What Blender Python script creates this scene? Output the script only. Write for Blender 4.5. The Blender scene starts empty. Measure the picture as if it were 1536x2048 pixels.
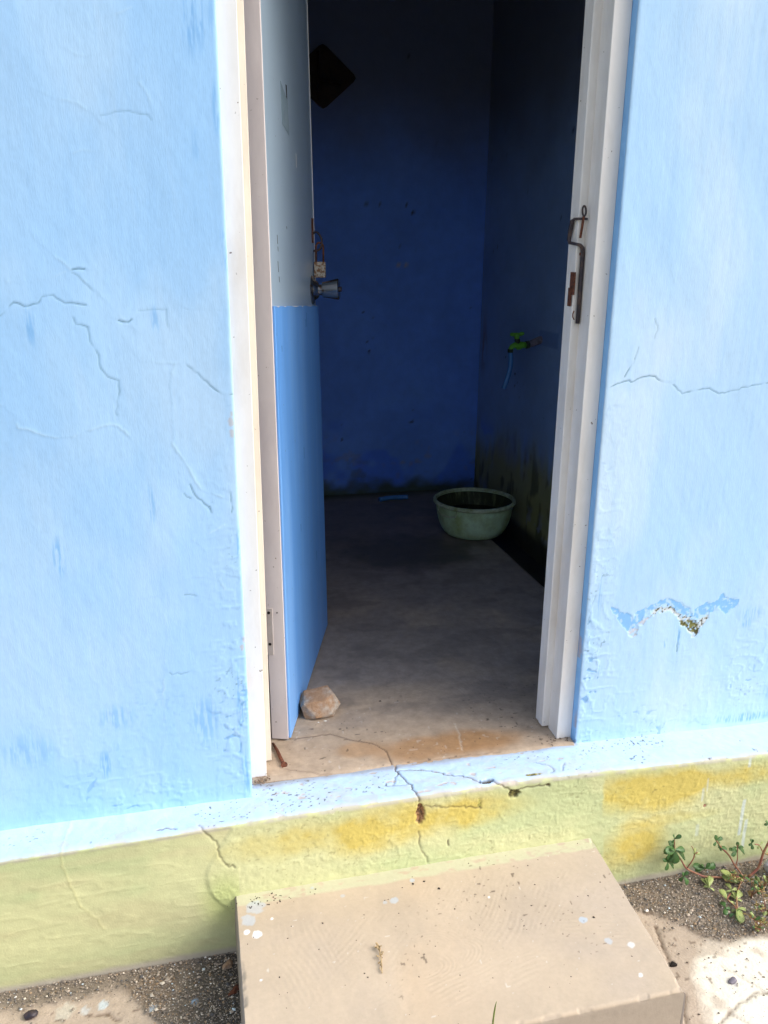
import bpy, bmesh, math, random
import numpy as np
from mathutils import Vector, Matrix

random.seed(7)
rng = np.random.default_rng(7)
R = math.radians
scene = bpy.context.scene
col = scene.collection

# ------------------------------------------------------------------ camera
YAW, PITCH, ROLL, FPX = R(13.443), R(17.103), R(-0.4667), 1660.6
CAM = np.array([-0.4477, -1.5167, 1.0601])
def cam_axes():
    cy, sy, cp, sp, cr, sr = math.cos(YAW), math.sin(YAW), math.cos(PITCH), math.sin(PITCH), math.cos(ROLL), math.sin(ROLL)
    f = np.array([sy*cp, cy*cp, -sp]); rt = np.array([cy, -sy, 0.0]); dn = np.cross(f, rt)
    return np.array([cr*rt + sr*dn, -sr*rt + cr*dn, f])
AX = cam_axes()
cam_data = bpy.data.cameras.new('camera'); cam = bpy.data.objects.new('camera', cam_data); col.objects.link(cam)
m = Matrix.Identity(4)
for i in range(3):
    m[i][0], m[i][1], m[i][2], m[i][3] = AX[0][i], -AX[1][i], -AX[2][i], CAM[i]
cam.matrix_world = m
cam_data.sensor_fit = 'VERTICAL'; cam_data.sensor_height = 36.0; cam_data.lens = 36.0*FPX/2048.0
cam_data.clip_start = 0.02; cam_data.clip_end = 500
scene.camera = cam

# ------------------------------------------------------------------ sky, sun, exposure
SUN_AZ, SUN_EL = R(112), R(42)          # azimuth clockwise from +Y
world = bpy.data.worlds.new('World'); scene.world = world; world.use_nodes = True
nt = world.node_tree; nt.nodes.clear()
sky = nt.nodes.new('ShaderNodeTexSky'); sky.sky_type = 'NISHITA'; sky.sun_disc = False
sky.sun_elevation = SUN_EL; sky.sun_rotation = SUN_AZ
sky.air_density = 1.0; sky.dust_density = 4.0; sky.ozone_density = 1.0
hs = nt.nodes.new('ShaderNodeHueSaturation'); hs.inputs['Saturation'].default_value = 0.52
bg = nt.nodes.new('ShaderNodeBackground'); bg.inputs['Strength'].default_value = 0.15
wo = nt.nodes.new('ShaderNodeOutputWorld')
nt.links.new(sky.outputs[0], hs.inputs['Color']); nt.links.new(hs.outputs[0], bg.inputs[0]); nt.links.new(bg.outputs[0], wo.inputs[0])
sd = bpy.data.lights.new('sun', 'SUN'); sd.energy = 0.65; sd.angle = R(34); sd.color = (1.0, 0.93, 0.82)
sun = bpy.data.objects.new('sun', sd); col.objects.link(sun)
to_sun = Vector((math.sin(SUN_AZ)*math.cos(SUN_EL), math.cos(SUN_AZ)*math.cos(SUN_EL), math.sin(SUN_EL)))
sun.rotation_euler = to_sun.to_track_quat('Z', 'Y').to_euler()
vs = scene.view_settings
vs.view_transform = 'Standard'; vs.look = 'None'; vs.exposure = 0.98; vs.gamma = 1.0; vs.use_curve_mapping = False

scene.render.engine = 'CYCLES'; scene.cycles.max_bounces = 16; scene.cycles.diffuse_bounces = 12

# ------------------------------------------------------------------ helpers
def ray(p):
    return AX.T @ np.array([(p[0]-768)/FPX, (p[1]-1024)/FPX, 1.0])
def on_y(p, y=0.0):
    d = ray(p); return CAM + d*(y-CAM[1])/d[1]
def on_z(p, z=0.0):
    d = ray(p); return CAM + d*(z-CAM[2])/d[2]
def on_x(p, x):
    d = ray(p); return CAM + d*(x-CAM[0])/d[0]

def _hash(ix, iy, seed):
    h = (ix*374761393 + iy*668265263 + seed*1442695041) & 0xffffffff
    h = ((h ^ (h >> 13))*1274126177) & 0xffffffff
    h = ((h ^ (h >> 16))*2246822519) & 0xffffffff
    return ((h ^ (h >> 13)) & 0xffffff)/float(0xffffff)
def vnoise(x, y, seed=0):
    fx, fy = np.floor(x), np.floor(y); ix, iy = fx.astype(np.int64), fy.astype(np.int64)
    tx, ty = x-fx, y-fy; tx = tx*tx*(3-2*tx); ty = ty*ty*(3-2*ty)
    a = _hash(ix, iy, seed); b = _hash(ix+1, iy, seed); c = _hash(ix, iy+1, seed); d = _hash(ix+1, iy+1, seed)
    return (a*(1-tx)+b*tx)*(1-ty) + (c*(1-tx)+d*tx)*ty
def fbm(x, y, seed=0, octv=4, gain=0.5):
    s = 0; a = 1; t = 0
    for o in range(octv):
        s = s + a*vnoise(x, y, seed+o*17); t += a; a *= gain; x = x*2.03+3.1; y = y*2.03+1.7
    return s/t
def ridged(x, y, seed=0, octv=3):
    s = 0; a = 1; t = 0
    for o in range(octv):
        s = s + a*(1-np.abs(2*vnoise(x, y, seed+o*13)-1)); t += a; a *= .5; x = x*2.1+5; y = y*2.1+2
    return s/t
def sstep(a, b, x):
    t = np.clip((x-a)/(b-a), 0, 1); return t*t*(3-2*t)
def mix(c, col3, mk):
    return c*(1-mk[..., None]) + np.asarray(col3)*mk[..., None]
def poly_dist(U, V, pts, pad=0.08):
    """distance and signed side (+ = left of direction) to a polyline"""
    best = np.full(U.shape, 9.0); sgn = np.zeros(U.shape)
    pts = np.asarray(pts)
    bx = (U > pts[:, 0].min()-pad) & (U < pts[:, 0].max()+pad) & (V > pts[:, 1].min()-pad) & (V < pts[:, 1].max()+pad)
    if not bx.any(): return best, sgn
    u = U[bx]; v = V[bx]; bb = np.full(u.shape, 9.0); ss = np.zeros(u.shape)
    for (ax, ay), (cx, cy) in zip(pts[:-1], pts[1:]):
        dx, dy = cx-ax, cy-ay; L2 = dx*dx+dy*dy+1e-12
        t = np.clip(((u-ax)*dx+(v-ay)*dy)/L2, 0, 1)
        d = np.hypot(u-ax-t*dx, v-ay-t*dy); s = np.sign(dx*(v-ay)-dy*(u-ax))
        k = d < bb; bb[k] = d[k]; ss[k] = s[k]
    best[bx] = bb; sgn[bx] = ss
    return best, sgn
def in_poly(U, V, pts):
    pts = np.asarray(pts); r = np.zeros(U.shape, bool); n = len(pts)
    for i in range(n):
        x1, y1 = pts[i]; x2, y2 = pts[(i+1) % n]
        if y1 == y2: continue
        c = ((y1 > V) != (y2 > V)) & (U < (x2-x1)*(V-y1)/(y2-y1)+x1); r ^= c
    return r
def rough_line(pts, amp=0.0012, step=0.006, seed=1):
    """subdivide a polyline and jitter it so a crack wanders"""
    rg = np.random.default_rng(seed); pts = np.asarray(pts); out = [pts[0]]
    for a, b in zip(pts[:-1], pts[1:]):
        n = max(1, int(np.hypot(*(b-a))/step))
        for k in range(1, n+1):
            p = a+(b-a)*k/n
            out.append(p + (rg.normal(size=2)*amp if k < n else 0))
    return np.array(out)

def tag(o, label=None, cat=None, group=None, kind=None):
    if label: o['label'] = label
    if cat: o['category'] = cat
    if group: o['group'] = group
    if kind: o['kind'] = kind
    return o
def empty(name, loc=(0, 0, 0)):
    o = bpy.data.objects.new(name, None); col.objects.link(o); o.location = loc; o.empty_display_size = .05
    return o
def link(name, me, mat=None, parent=None):
    o = bpy.data.objects.new(name, me); col.objects.link(o)
    if mat is not None and not me.materials: me.materials.append(mat)
    if parent is not None:
        o.parent = parent
        if parent.type == 'EMPTY' or parent.location.length > 0:
            o.matrix_parent_inverse = (Matrix.Translation(parent.location)).inverted()
    return o
def mesh_np(name, V, F, albedo=None, smooth=True):
    me = bpy.data.meshes.new(name); V = np.asarray(V, np.float32); F = np.asarray(F, np.int32); k = F.shape[1]
    me.vertices.add(len(V)); me.vertices.foreach_set('co', V.ravel())
    me.loops.add(F.size); me.loops.foreach_set('vertex_index', F.ravel())
    me.polygons.add(len(F)); me.polygons.foreach_set('loop_start', np.arange(0, F.size, k, dtype=np.int32))
    me.polygons.foreach_set('use_smooth', np.full(len(F), smooth))
    if albedo is not None:
        at = me.color_attributes.new('albedo', 'FLOAT_COLOR', 'POINT')
        c = np.ones((len(V), 4), np.float32); c[:, :3] = np.clip(albedo, 0.004, 0.95); at.data.foreach_set('color', c.ravel())
    me.update(calc_edges=True); me.validate()
    return me
def grid_faces(ny, nx, off=0, flip=False):
    i = np.arange(ny-1)[:, None]*nx + np.arange(nx-1)[None, :] + off
    f = np.stack([i, i+1, i+nx+1, i+nx], -1).reshape(-1, 4)
    return f[:, ::-1] if flip else f
class Bag:
    """collects grids and loose polygons into one mesh"""
    def __init__(s): s.V = []; s.F = []; s.C = []; s.n = 0
    def grid(s, P, C=None, flip=False):
        ny, nx = P.shape[:2]; s.F.append(grid_faces(ny, nx, s.n, flip)); s.V.append(P.reshape(-1, 3))
        s.C.append((np.zeros(P.shape)+.5 if C is None else np.broadcast_to(C, P.shape)).reshape(-1, 3)); s.n += ny*nx
    def quad(s, a, b, c, d, colr=(.5, .5, .5)):
        s.grid(np.array([[a, b], [d, c]], float), np.asarray(colr))
    def box(s, lo, hi, colr=(.5, .5, .5)):
        (x0, y0, z0), (x1, y1, z1) = lo, hi
        for q in (((x0,y0,z0),(x0,y1,z0),(x1,y1,z0),(x1,y0,z0)), ((x0,y0,z1),(x1,y0,z1),(x1,y1,z1),(x0,y1,z1)),
                  ((x0,y0,z0),(x1,y0,z0),(x1,y0,z1),(x0,y0,z1)), ((x0,y1,z0),(x0,y1,z1),(x1,y1,z1),(x1,y1,z0)),
                  ((x0,y0,z0),(x0,y0,z1),(x0,y1,z1),(x0,y1,z0)), ((x1,y0,z0),(x1,y1,z0),(x1,y1,z1),(x1,y0,z1))):
            s.quad(*q, colr=colr)
    def build(s, name, mat, parent=None, smooth=True):
        return link(name, mesh_np(name, np.concatenate(s.V), np.concatenate(s.F), np.concatenate(s.C), smooth), mat, parent)

def bm_mesh(name, V, F, smooth=True):
    me = bpy.data.meshes.new(name); me.from_pydata([tuple(v) for v in V], [], F)
    me.polygons.foreach_set('use_smooth', [smooth]*len(me.polygons)); me.update(); return me
def tube_geo(pts, rad, n=10, caps=True):
    pts = [Vector(p) for p in pts]; V = []; F = []
    rad = rad if hasattr(rad, '__len__') else [rad]*len(pts)
    up = None
    for i, p in enumerate(pts):
        t = (pts[min(i+1, len(pts)-1)]-pts[max(i-1, 0)]).normalized()
        if up is None:
            up = Vector((0, 0, 1)) if abs(t.z) < .9 else Vector((1, 0, 0))
        a = (up - t*up.dot(t)).normalized(); b = t.cross(a); up = a
        for k in range(n):
            w = 2*math.pi*k/n; V.append(p + (a*math.cos(w)+b*math.sin(w))*rad[i])
    for i in range(len(pts)-1):
        for k in range(n):
            F.append((i*n+k, i*n+(k+1) % n, (i+1)*n+(k+1) % n, (i+1)*n+k))
    if caps:
        F.append(tuple(range(n))[::-1]); F.append(tuple(range((len(pts)-1)*n, len(pts)*n)))
    return V, F
def tube(name, pts, rad, mat, parent=None, n=10, smooth=True):
    V, F = tube_geo(pts, rad, n); return link(name, bm_mesh(name, V, F, smooth), mat, parent)
def smooth_path(pts, k=6):
    pts = [Vector(p) for p in pts]; out = []
    for i in range(len(pts)-1):
        p0, p1, p2, p3 = pts[max(i-1, 0)], pts[i], pts[i+1], pts[min(i+2, len(pts)-1)]
        for j in range(k):
            t = j/k
            out.append(.5*((2*p1)+(p2-p0)*t+(2*p0-5*p1+4*p2-p3)*t*t+(-p0+3*p1-3*p2+p3)*t**3))
    out.append(pts[-1]); return out
def lathe(name, prof, origin, axis, mat, parent=None, n=40, smooth=True):
    """prof: (radius, height) along axis"""
    ax = Vector(axis).normalized(); up = Vector((0, 0, 1)) if abs(ax.z) < .9 else Vector((1, 0, 0))
    a = (up-ax*up.dot(ax)).normalized(); b = ax.cross(a); o = Vector(origin); V = []; F = []
    for r, h in prof:
        for k in range(n):
            w = 2*math.pi*k/n; V.append(o+ax*h+(a*math.cos(w)+b*math.sin(w))*r)
    for i in range(len(prof)-1):
        for k in range(n):
            F.append((i*n+k, i*n+(k+1) % n, (i+1)*n+(k+1) % n, (i+1)*n+k))
    F.append(tuple(range(n))[::-1]); F.append(tuple(range((len(prof)-1)*n, len(prof)*n)))
    me = bm_mesh(name, V, F, smooth)
    me.set_sharp_from_angle(angle=R(35))
    return link(name, me, mat, parent)
def bevel(o, w, seg=2):
    md = o.modifiers.new('bevel', 'BEVEL'); md.width = w; md.segments = seg; md.limit_method = 'ANGLE'; md.angle_limit = R(40)
    return o

# ------------------------------------------------------------------ materials
def new_mat(name):
    mt = bpy.data.materials.new(name); mt.use_nodes = True; t = mt.node_tree
    return mt, t, t.nodes['Principled BSDF']
def surf(name, rough=.7, var=.08, vscale=40, bumps=((180, .15, .002),), spec=.3, stretch=(1, 1, 1), rvar=.1, specks=None, base=None, base2=None, thr=(.45, .6), bscale=20, metal=0.0, coat=0.0):
    """procedural surface: albedo attribute or two-tone noise, fine colour noise, layered bump"""
    mt, t, p = new_mat(name); N = t.nodes; L = t.links
    tc = N.new('ShaderNodeTexCoord'); mp = N.new('ShaderNodeMapping'); mp.inputs['Scale'].default_value = stretch
    L.new(tc.outputs['Object'], mp.inputs['Vector'])
    if base is None:
        at = N.new('ShaderNodeAttribute'); at.attribute_name = 'albedo'; csrc = at.outputs['Color']
    elif base2 is None:
        rgb = N.new('ShaderNodeRGB'); rgb.outputs[0].default_value = (*base, 1); csrc = rgb.outputs[0]
    else:
        nz = N.new('ShaderNodeTexNoise'); nz.inputs['Scale'].default_value = bscale; nz.inputs['Detail'].default_value = 6; nz.inputs['Roughness'].default_value = .65
        L.new(mp.outputs[0], nz.inputs['Vector'])
        rp = N.new('ShaderNodeValToRGB'); rp.color_ramp.elements[0].position = thr[0]; rp.color_ramp.elements[1].position = thr[1]
        rp.color_ramp.elements[0].color = (*base, 1); rp.color_ramp.elements[1].color = (*base2, 1)
        L.new(nz.outputs['Fac'], rp.inputs['Fac']); csrc = rp.outputs['Color']
    if specks:
        ssc, thr_s, scol = specks
        ns = N.new('ShaderNodeTexNoise'); ns.inputs['Scale'].default_value = ssc; ns.inputs['Detail'].default_value = 2; L.new(tc.outputs['Object'], ns.inputs['Vector'])
        rs = N.new('ShaderNodeMapRange'); rs.inputs['From Min'].default_value = thr_s; rs.inputs['From Max'].default_value = thr_s+.04; L.new(ns.outputs['Fac'], rs.inputs['Value'])
        mx = N.new('ShaderNodeMix'); mx.data_type = 'RGBA'; L.new(rs.outputs[0], mx.inputs['Factor']); L.new(csrc, mx.inputs[6]); mx.inputs[7].default_value = (*scol, 1); csrc = mx.outputs[2]
    nv = N.new('ShaderNodeTexNoise'); nv.inputs['Scale'].default_value = vscale; nv.inputs['Detail'].default_value = 5; nv.inputs['Roughness'].default_value = .7
    L.new(mp.outputs[0], nv.inputs['Vector'])
    mr = N.new('ShaderNodeMapRange'); mr.inputs['From Min'].default_value = .25; mr.inputs['From Max'].default_value = .75
    mr.inputs['To Min'].default_value = 1-var; mr.inputs['To Max'].default_value = 1+var; L.new(nv.outputs['Fac'], mr.inputs['Value'])
    mu = N.new('ShaderNodeVectorMath'); mu.operation = 'SCALE'; L.new(csrc, mu.inputs[0]); L.new(mr.outputs[0], mu.inputs['Scale'])
    L.new(mu.outputs[0], p.inputs['Base Color'])
    rr = N.new('ShaderNodeMapRange'); rr.inputs['To Min'].default_value = max(.02, rough-rvar); rr.inputs['To Max'].default_value = min(1, rough+rvar)
    L.new(nv.outputs['Fac'], rr.inputs['Value']); L.new(rr.outputs[0], p.inputs['Roughness'])
    p.inputs['Specular IOR Level'].default_value = spec; p.inputs['Metallic'].default_value = metal; p.inputs['Coat Weight'].default_value = coat
    prev = None
    for sc, st, dist in bumps:
        nb = N.new('ShaderNodeTexNoise'); nb.inputs['Scale'].default_value = sc; nb.inputs['Detail'].default_value = 4
        L.new(mp.outputs[0], nb.inputs['Vector'])
        bp = N.new('ShaderNodeBump'); bp.inputs['Strength'].default_value = st; bp.inputs['Distance'].default_value = dist
        L.new(nb.outputs['Fac'], bp.inputs['Height'])
        if prev is not None: L.new(prev.outputs[0], bp.inputs['Normal'])
        prev = bp
    if prev is not None: L.new(prev.outputs[0], p.inputs['Normal'])
    return mt

M = {}
M['wall'] = surf('blue_wall_paint', .66, .04, 230, ((120, .10, .002), (520, .22, .0007)), .3, (1, 1, .22))
M['plinth'] = surf('lime_plinth_paint', .6, .07, 60, ((260, .30, .0015), (700, .3, .0006)), .35)
M['floor'] = surf('trodden_concrete', .55, .24, 34, ((140, .3, .002),), .3)
M['room'] = surf('room_blue_paint', .6, .08, 20, ((90, .2, .003),), .3)
M['step'] = surf('trowelled_cement', .75, .06, 90, ((240, .25, .001),), .25)
M['ground'] = surf('yard_ground', .85, .12, 80, ((200, .5, .003),), .2)
M['grit'] = surf('grit_stones', .7, .1, 200, (), .3)
M['frame'] = surf('white_frame_plastic', .38, .06, 25, ((60, .05, .002),), .45, (1, 1, .3), specks=(110, .735, (.20, .15, .12)), base=(.80, .775, .755), base2=(.68, .63, .58), thr=(.50, .80), bscale=10)
M['stop'] = surf('cream_frame_plastic', .42, .06, 25, ((60, .05, .002),), .45, (1, 1, .3), specks=(110, .735, (.20, .15, .12)), base=(.74, .67, .57), base2=(.68, .61, .52), bscale=6)
M['leaf'] = surf('door_leaf_plastic', .28, .012, 60, (), .5, (1, 1, 1), rvar=.015, specks=(90, .745, (.08, .10, .12)), base=(.36, .47, .58), base2=(.345, .455, .565), bscale=5)
M['leaf_edge'] = surf('door_edge_plastic', .45, .06, 25, ((80, .06, .001),), .4, (1, 1, .3), specks=(110, .735, (.20, .15, .12)), base=(.66, .60, .60), base2=(.60, .54, .55), bscale=8)
M['kick'] = surf('blue_kick_sheet', .42, .06, 18, ((50, .12, .002), (300, .08, .0008)), .45, (1, 1, .1), specks=(85, .735, (.05, .12, .28)), base=(.12, .33, .76), base2=(.19, .42, .84), bscale=4, rvar=.12)
M['rust'] = surf('rusty_steel', .8, .3, 150, ((300, .6, .002),), .3, base=(.16, .055, .03), base2=(.07, .03, .022), bscale=120)
M['steel'] = surf('dark_worn_steel', .5, .25, 120, ((250, .4, .001),), .5, base=(.035, .03, .042), base2=(.07, .045, .04), bscale=60, metal=.2)
M['chrome'] = surf('rust_spotted_chrome', .16, .1, 80, ((200, .1, .001),), .6, base=(.30, .30, .31), base2=(.14, .07, .035), thr=(.56, .64), bscale=45, metal=.95)
M['brass'] = surf('corroded_padlock', .6, .15, 200, ((500, .5, .001),), .5, base=(.50, .45, .38), base2=(.22, .10, .04), thr=(.46, .56), bscale=170, metal=.2)
M['hinge'] = surf('painted_hinge_plate', .5, .08, 80, ((200, .2, .001),), .4, base=(.52, .47, .45), base2=(.46, .40, .37), bscale=40)
M['black'] = surf('dark_screw_hole', .8, .1, 80, (), .2, base=(.02, .016, .014))
M['rock'] = surf('brown_rock', .85, .25, 90, ((60, .6, .006), (250, .5, .002)), .25, base=(.36, .22, .13), base2=(.38, .33, .28), thr=(.42, .62), bscale=22)
M['tub'] = surf('green_tub_plastic', .55, .15, 40, ((90, .15, .002),), .35, base=(.54, .74, .48), base2=(.36, .47, .20), thr=(.42, .68), bscale=14)
M['tub_rim'] = surf('grimy_tub_rim', .55, .2, 60, ((90, .2, .002),), .35, base=(.50, .58, .40), base2=(.24, .29, .13), thr=(.4, .65), bscale=25)
M['lining'] = surf('tub_algae', .6, .3, 60, ((90, .2, .002),), .3, (1, 1, .25), base=(.035, .045, .02), base2=(.16, .19, .09), thr=(.5, .72), bscale=40)
M['water'] = surf('murky_water', .12, .1, 10, ((12, .05, .01),), .3, base=(.010, .012, .007))
M['tap_green'] = surf('lime_tap_plastic', .35, .08, 60, (), .45, base=(.13, .42, .03))
M['tap_dark'] = surf('dark_tap_plastic', .4, .1, 60, (), .45, base=(.03, .05, .02))
M['pipe'] = surf('grey_tap_pipe', .6, .2, 60, ((150, .3, .001),), .3, base=(.20, .18, .22), base2=(.12, .11, .13), bscale=50)
M['hose'] = surf('blue_hose_rubber', .3, .06, 40, (), .5, base=(.06, .22, .52))
M['plaque'] = surf('dark_brown_wood', .6, .3, 50, ((80, .5, .003),), .3, base=(.030, .014, .008), base2=(.012, .006, .004), bscale=18)
M['leafg'] = surf('weed_leaf', .4, .25, 60, ((200, .2, .001),), .45, base=(.045, .12, .035), base2=(.09, .17, .045), bscale=35)
M['leafp'] = surf('pale_weed_leaf', .45, .2, 60, ((200, .2, .001),), .45, base=(.25, .36, .09), base2=(.48, .46, .22), bscale=50)
M['leafd'] = surf('dry_weed_leaf', .7, .25, 60, ((200, .3, .001),), .3, base=(.36, .24, .09), base2=(.20, .17, .06), bscale=60)
M['stem'] = surf('red_weed_stem', .5, .2, 60, ((200, .2, .001),), .35, base=(.30, .11, .08), base2=(.32, .20, .10), bscale=30)
M['grass'] = surf('grass_blade_green', .5, .2, 60, (), .35, base=(.20, .26, .06))
M['palestone'] = surf('pale_stone', .8, .15, 60, ((90, .5, .004),), .25, base=(.55, .57, .60), base2=(.42, .42, .43), bscale=20)
M['roof'] = surf('roof_slab_cement', .8, .1, 10, ((60, .3, .003),), .2, base=(.10, .095, .09))

# ------------------------------------------------------------------ layout numbers (metres; z 0 = room floor, wall face y 0)
XL, XR = -.366, .370            # door opening in the wall
PL_Y = -.124                    # plinth face
GZ = -.307                      # ground at the plinth
BACK_Y, SIDE_X, LEFT_X = 2.14, .872, -1.05
WALL_T = .135
BLUE = np.array([.368, .597, .885]); DEEP = np.array([.20, .44, .80]); ROOM_BLUE = np.array([.15, .33, .90])

building = empty('building')
tag(building, 'small sky blue painted washroom building with lime plinth and open white framed doorway', 'building')

# ------------------------------------------------------------------ front wall
def px_wall(pts, off=(0, 0), sc=1.0, y=0.0):
    return np.array([on_y((off[0]+a*sc, off[1]+b*sc), y)[[0, 2]] for a, b in pts])
S1 = .36458
LEFT_LINES = [  # (points, offset, kind, strength)
    ([(0,225),(75,150),(130,172),(210,155),(230,120),(290,110),(355,155),(470,165)], (0,550), 'crack', .7),
    ([(400,235),(415,270),(480,285),(490,360),(540,440),(550,510),(590,560),(650,580),(655,640),(640,700),(640,770)], (0,550), 'crack', .55),
    ([(0,710),(70,760),(100,840),(150,845),(240,880),(320,893),(400,890),(470,855),(600,822),(650,830),(700,880)], (0,550), 'ridge', 1.0),
    ([(650,250),(672,258),(720,245)], (0,550), 'crack', 1.0),
    ([(720,245),(735,320),(715,350),(740,440),(770,480),(920,480),(960,490)], (0,550), 'ridge', .6),
    ([(960,490),(1010,485),(1100,560),(1220,660),(1280,655)], (0,550), 'crack', .8),
    ([(960,490),(930,600),(945,780),(945,930),(1010,1020),(1060,1110),(1100,1180),(1220,1220)], (0,550), 'ridge', 1.2),
    ([(1040,1150),(1070,1210),(1140,1270),(1160,1305),(1150,1270)], (0,550), 'crack', .8),
    ([(1010,1200),(1045,1225)], (0,550), 'crack', .5),
    ([(910,190),(920,280),(915,440),(960,490)], (0,550), 'crack', .3),
    ([(760,195),(910,190),(970,165),(1060,195),(1230,198)], (0,550), 'crack', .25),
    ([(440,20),(540,100),(620,190),(720,290)], (0,550), 'ridge', .5),
    ([(1230,1370),(1180,1400),(1060,1450),(1110,1500)], (0,550), 'ridge', .8),
    ([(1260,1190),(1270,1300)], (0,550), 'crack', .6),
    ([(230,510),(330,545),(430,570),(550,670)], (0,0), 'ridge', .6),
    ([(550,635),(650,612),(740,620),(810,630),(830,660)], (0,0), 'crack', .3),
    ([(760,450),(800,500),(830,600)], (0,0), 'ridge', .5),
    ([(430,570),(520,500),(580,460)], (0,0), 'ridge', .5),
    ([(380,280),(420,300),(480,305)], (0,0), 'ridge', .6),
    ([(540,110),(640,75),(720,40)], (0,0), 'ridge', .5),
    ([(620,720),(670,790)], (0,0), 'ridge', .4),
    ([(400,840),(480,825),(560,825)], (0,0), 'ridge', .4),
    ([(180,1300),(300,1410),(390,1480)], (0,0), 'ridge', .6),
    ([(395,1480),(430,1474),(462,1477)], (0,0), 'crack', 1.0),
    ([(395,1495),(440,1525),(600,1690)], (0,0), 'crack', .35),
    ([(40,1545),(160,1550),(300,1520),(360,1490)], (0,0), 'ridge', .4),
    ([(930,655),(990,662),(1050,645),(1085,657)], (0,1100), 'crack', .5),
    ([(1010,240),(1060,240),(1110,252)], (0,1100), 'crack', .5),
    ([(750,265),(870,245)], (0,1100), 'ridge', .6),
    ([(1005,165),(1060,145),(1130,140)], (0,1100), 'ridge', .7),
    ([(330,965),(380,955)], (0,1100), 'ridge', .5),
    ([(640,1340),(670,1345)], (0,1100), 'ridge', .8),
    ([(1280,960),(1330,990)], (0,1100), 'ridge', 1.0),
    ([(1200,160),(1235,210)], (0,1100), 'ridge', 1.0),
    ([(880,190),(910,400),(905,600)], (0,1100), 'ridge', .5),
    ([(900,690),(895,800),(905,900)], (0,1100), 'ridge', 1.1),
]
S6 = 436/1536
RIGHT_LINES = [
    ([(420,265),(470,240),(560,215),(570,228),(640,195),(700,183),(740,187),(780,220),(830,232),(870,220)], (1100,700), 'crack', .9),
    ([(865,245),(930,310),(1000,290),(1120,270),(1190,308),(1300,285),(1420,250),(1536,230),(1700,215)], (1100,700), 'crack', .7),
    ([(625,-20),(597,62)], (1100,700), 'crack', .35),
    ([(597,62),(560,130),(525,190)], (1100,700), 'crack', .9),
    ([(740,-220),(760,-140),(735,-80)], (1100,700), 'crack', .35),
    ([(375,1580),(340,1650),(310,1760),(280,1860),(268,1930)], (1100,700), 'crack', .35),
    ([(400,570),(430,610),(440,660)], (1100,700), 'ridge', .6),
    ([(905,1985),(890,2060),(885,2120)], (1100,700), 'crack', .7), ([(1010,2090),(960,2110),(900,2120)], (1100,700), 'crack', .4),
    ([(690,-1310),(720,-1370),(800,-1450),(850,-1475)], (1100,700), 'ridge', .4),
]
_PK = .2318
PEEL = [(175,135),(200,150),(240,165),(250,190),(330,200),(360,215),(380,260),(390,200),(440,165),(490,150),(510,125),(560,120),(600,95),(640,75),(700,75),(780,110),(850,150),(880,220),(900,160),(1000,110),(1090,85),(1120,45),(1140,28),(1160,50),(1190,75),(1280,75),(1270,120),(1210,160),(1155,205),(1130,180),(1105,130),(1030,190),(960,230),(880,245),(830,220),(760,190),(720,150),(620,130),(540,180),(460,230),(430,280),(380,340),(320,340),(250,290),(235,220),(190,190)]
BARE = [(520,170),(620,140),(700,140),(760,195),(830,225),(900,255),(960,235),(1030,190),(1000,250),(950,310),(920,380),(890,410),(850,380),(820,310),(790,310),(760,270),(740,210),(680,190),(600,190),(540,210)]
MOSSP = [(755,262),(790,268),(812,290),(830,250),(862,250),(900,262),(930,300),(915,350),(895,380),(865,370),(838,345),(820,312),(790,300),(765,300)]
BARE2 = [(325,345),(400,300),(470,240),(520,215),(500,260),(430,310),(395,370),(360,395),(325,380)]

def smears(X, Z, C, items):
    """old darker coat showing through brush-shaped gaps: (cx,cy,rx,ry px, strength)"""
    for i, (cx, cy, rx, ry, st) in enumerate(items):
        c = on_y((cx, cy))[[0, 2]]; k = .00105
        e = np.hypot((X-c[0])/(rx*k), (Z-c[1])/(ry*k))
        n = fbm(X*420, Z*28, 50+i, 3)
        mk = sstep(1.15, .35, e)*sstep(.42, .60, n)*st
        C = mix(C, DEEP, mk)
    return C

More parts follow.
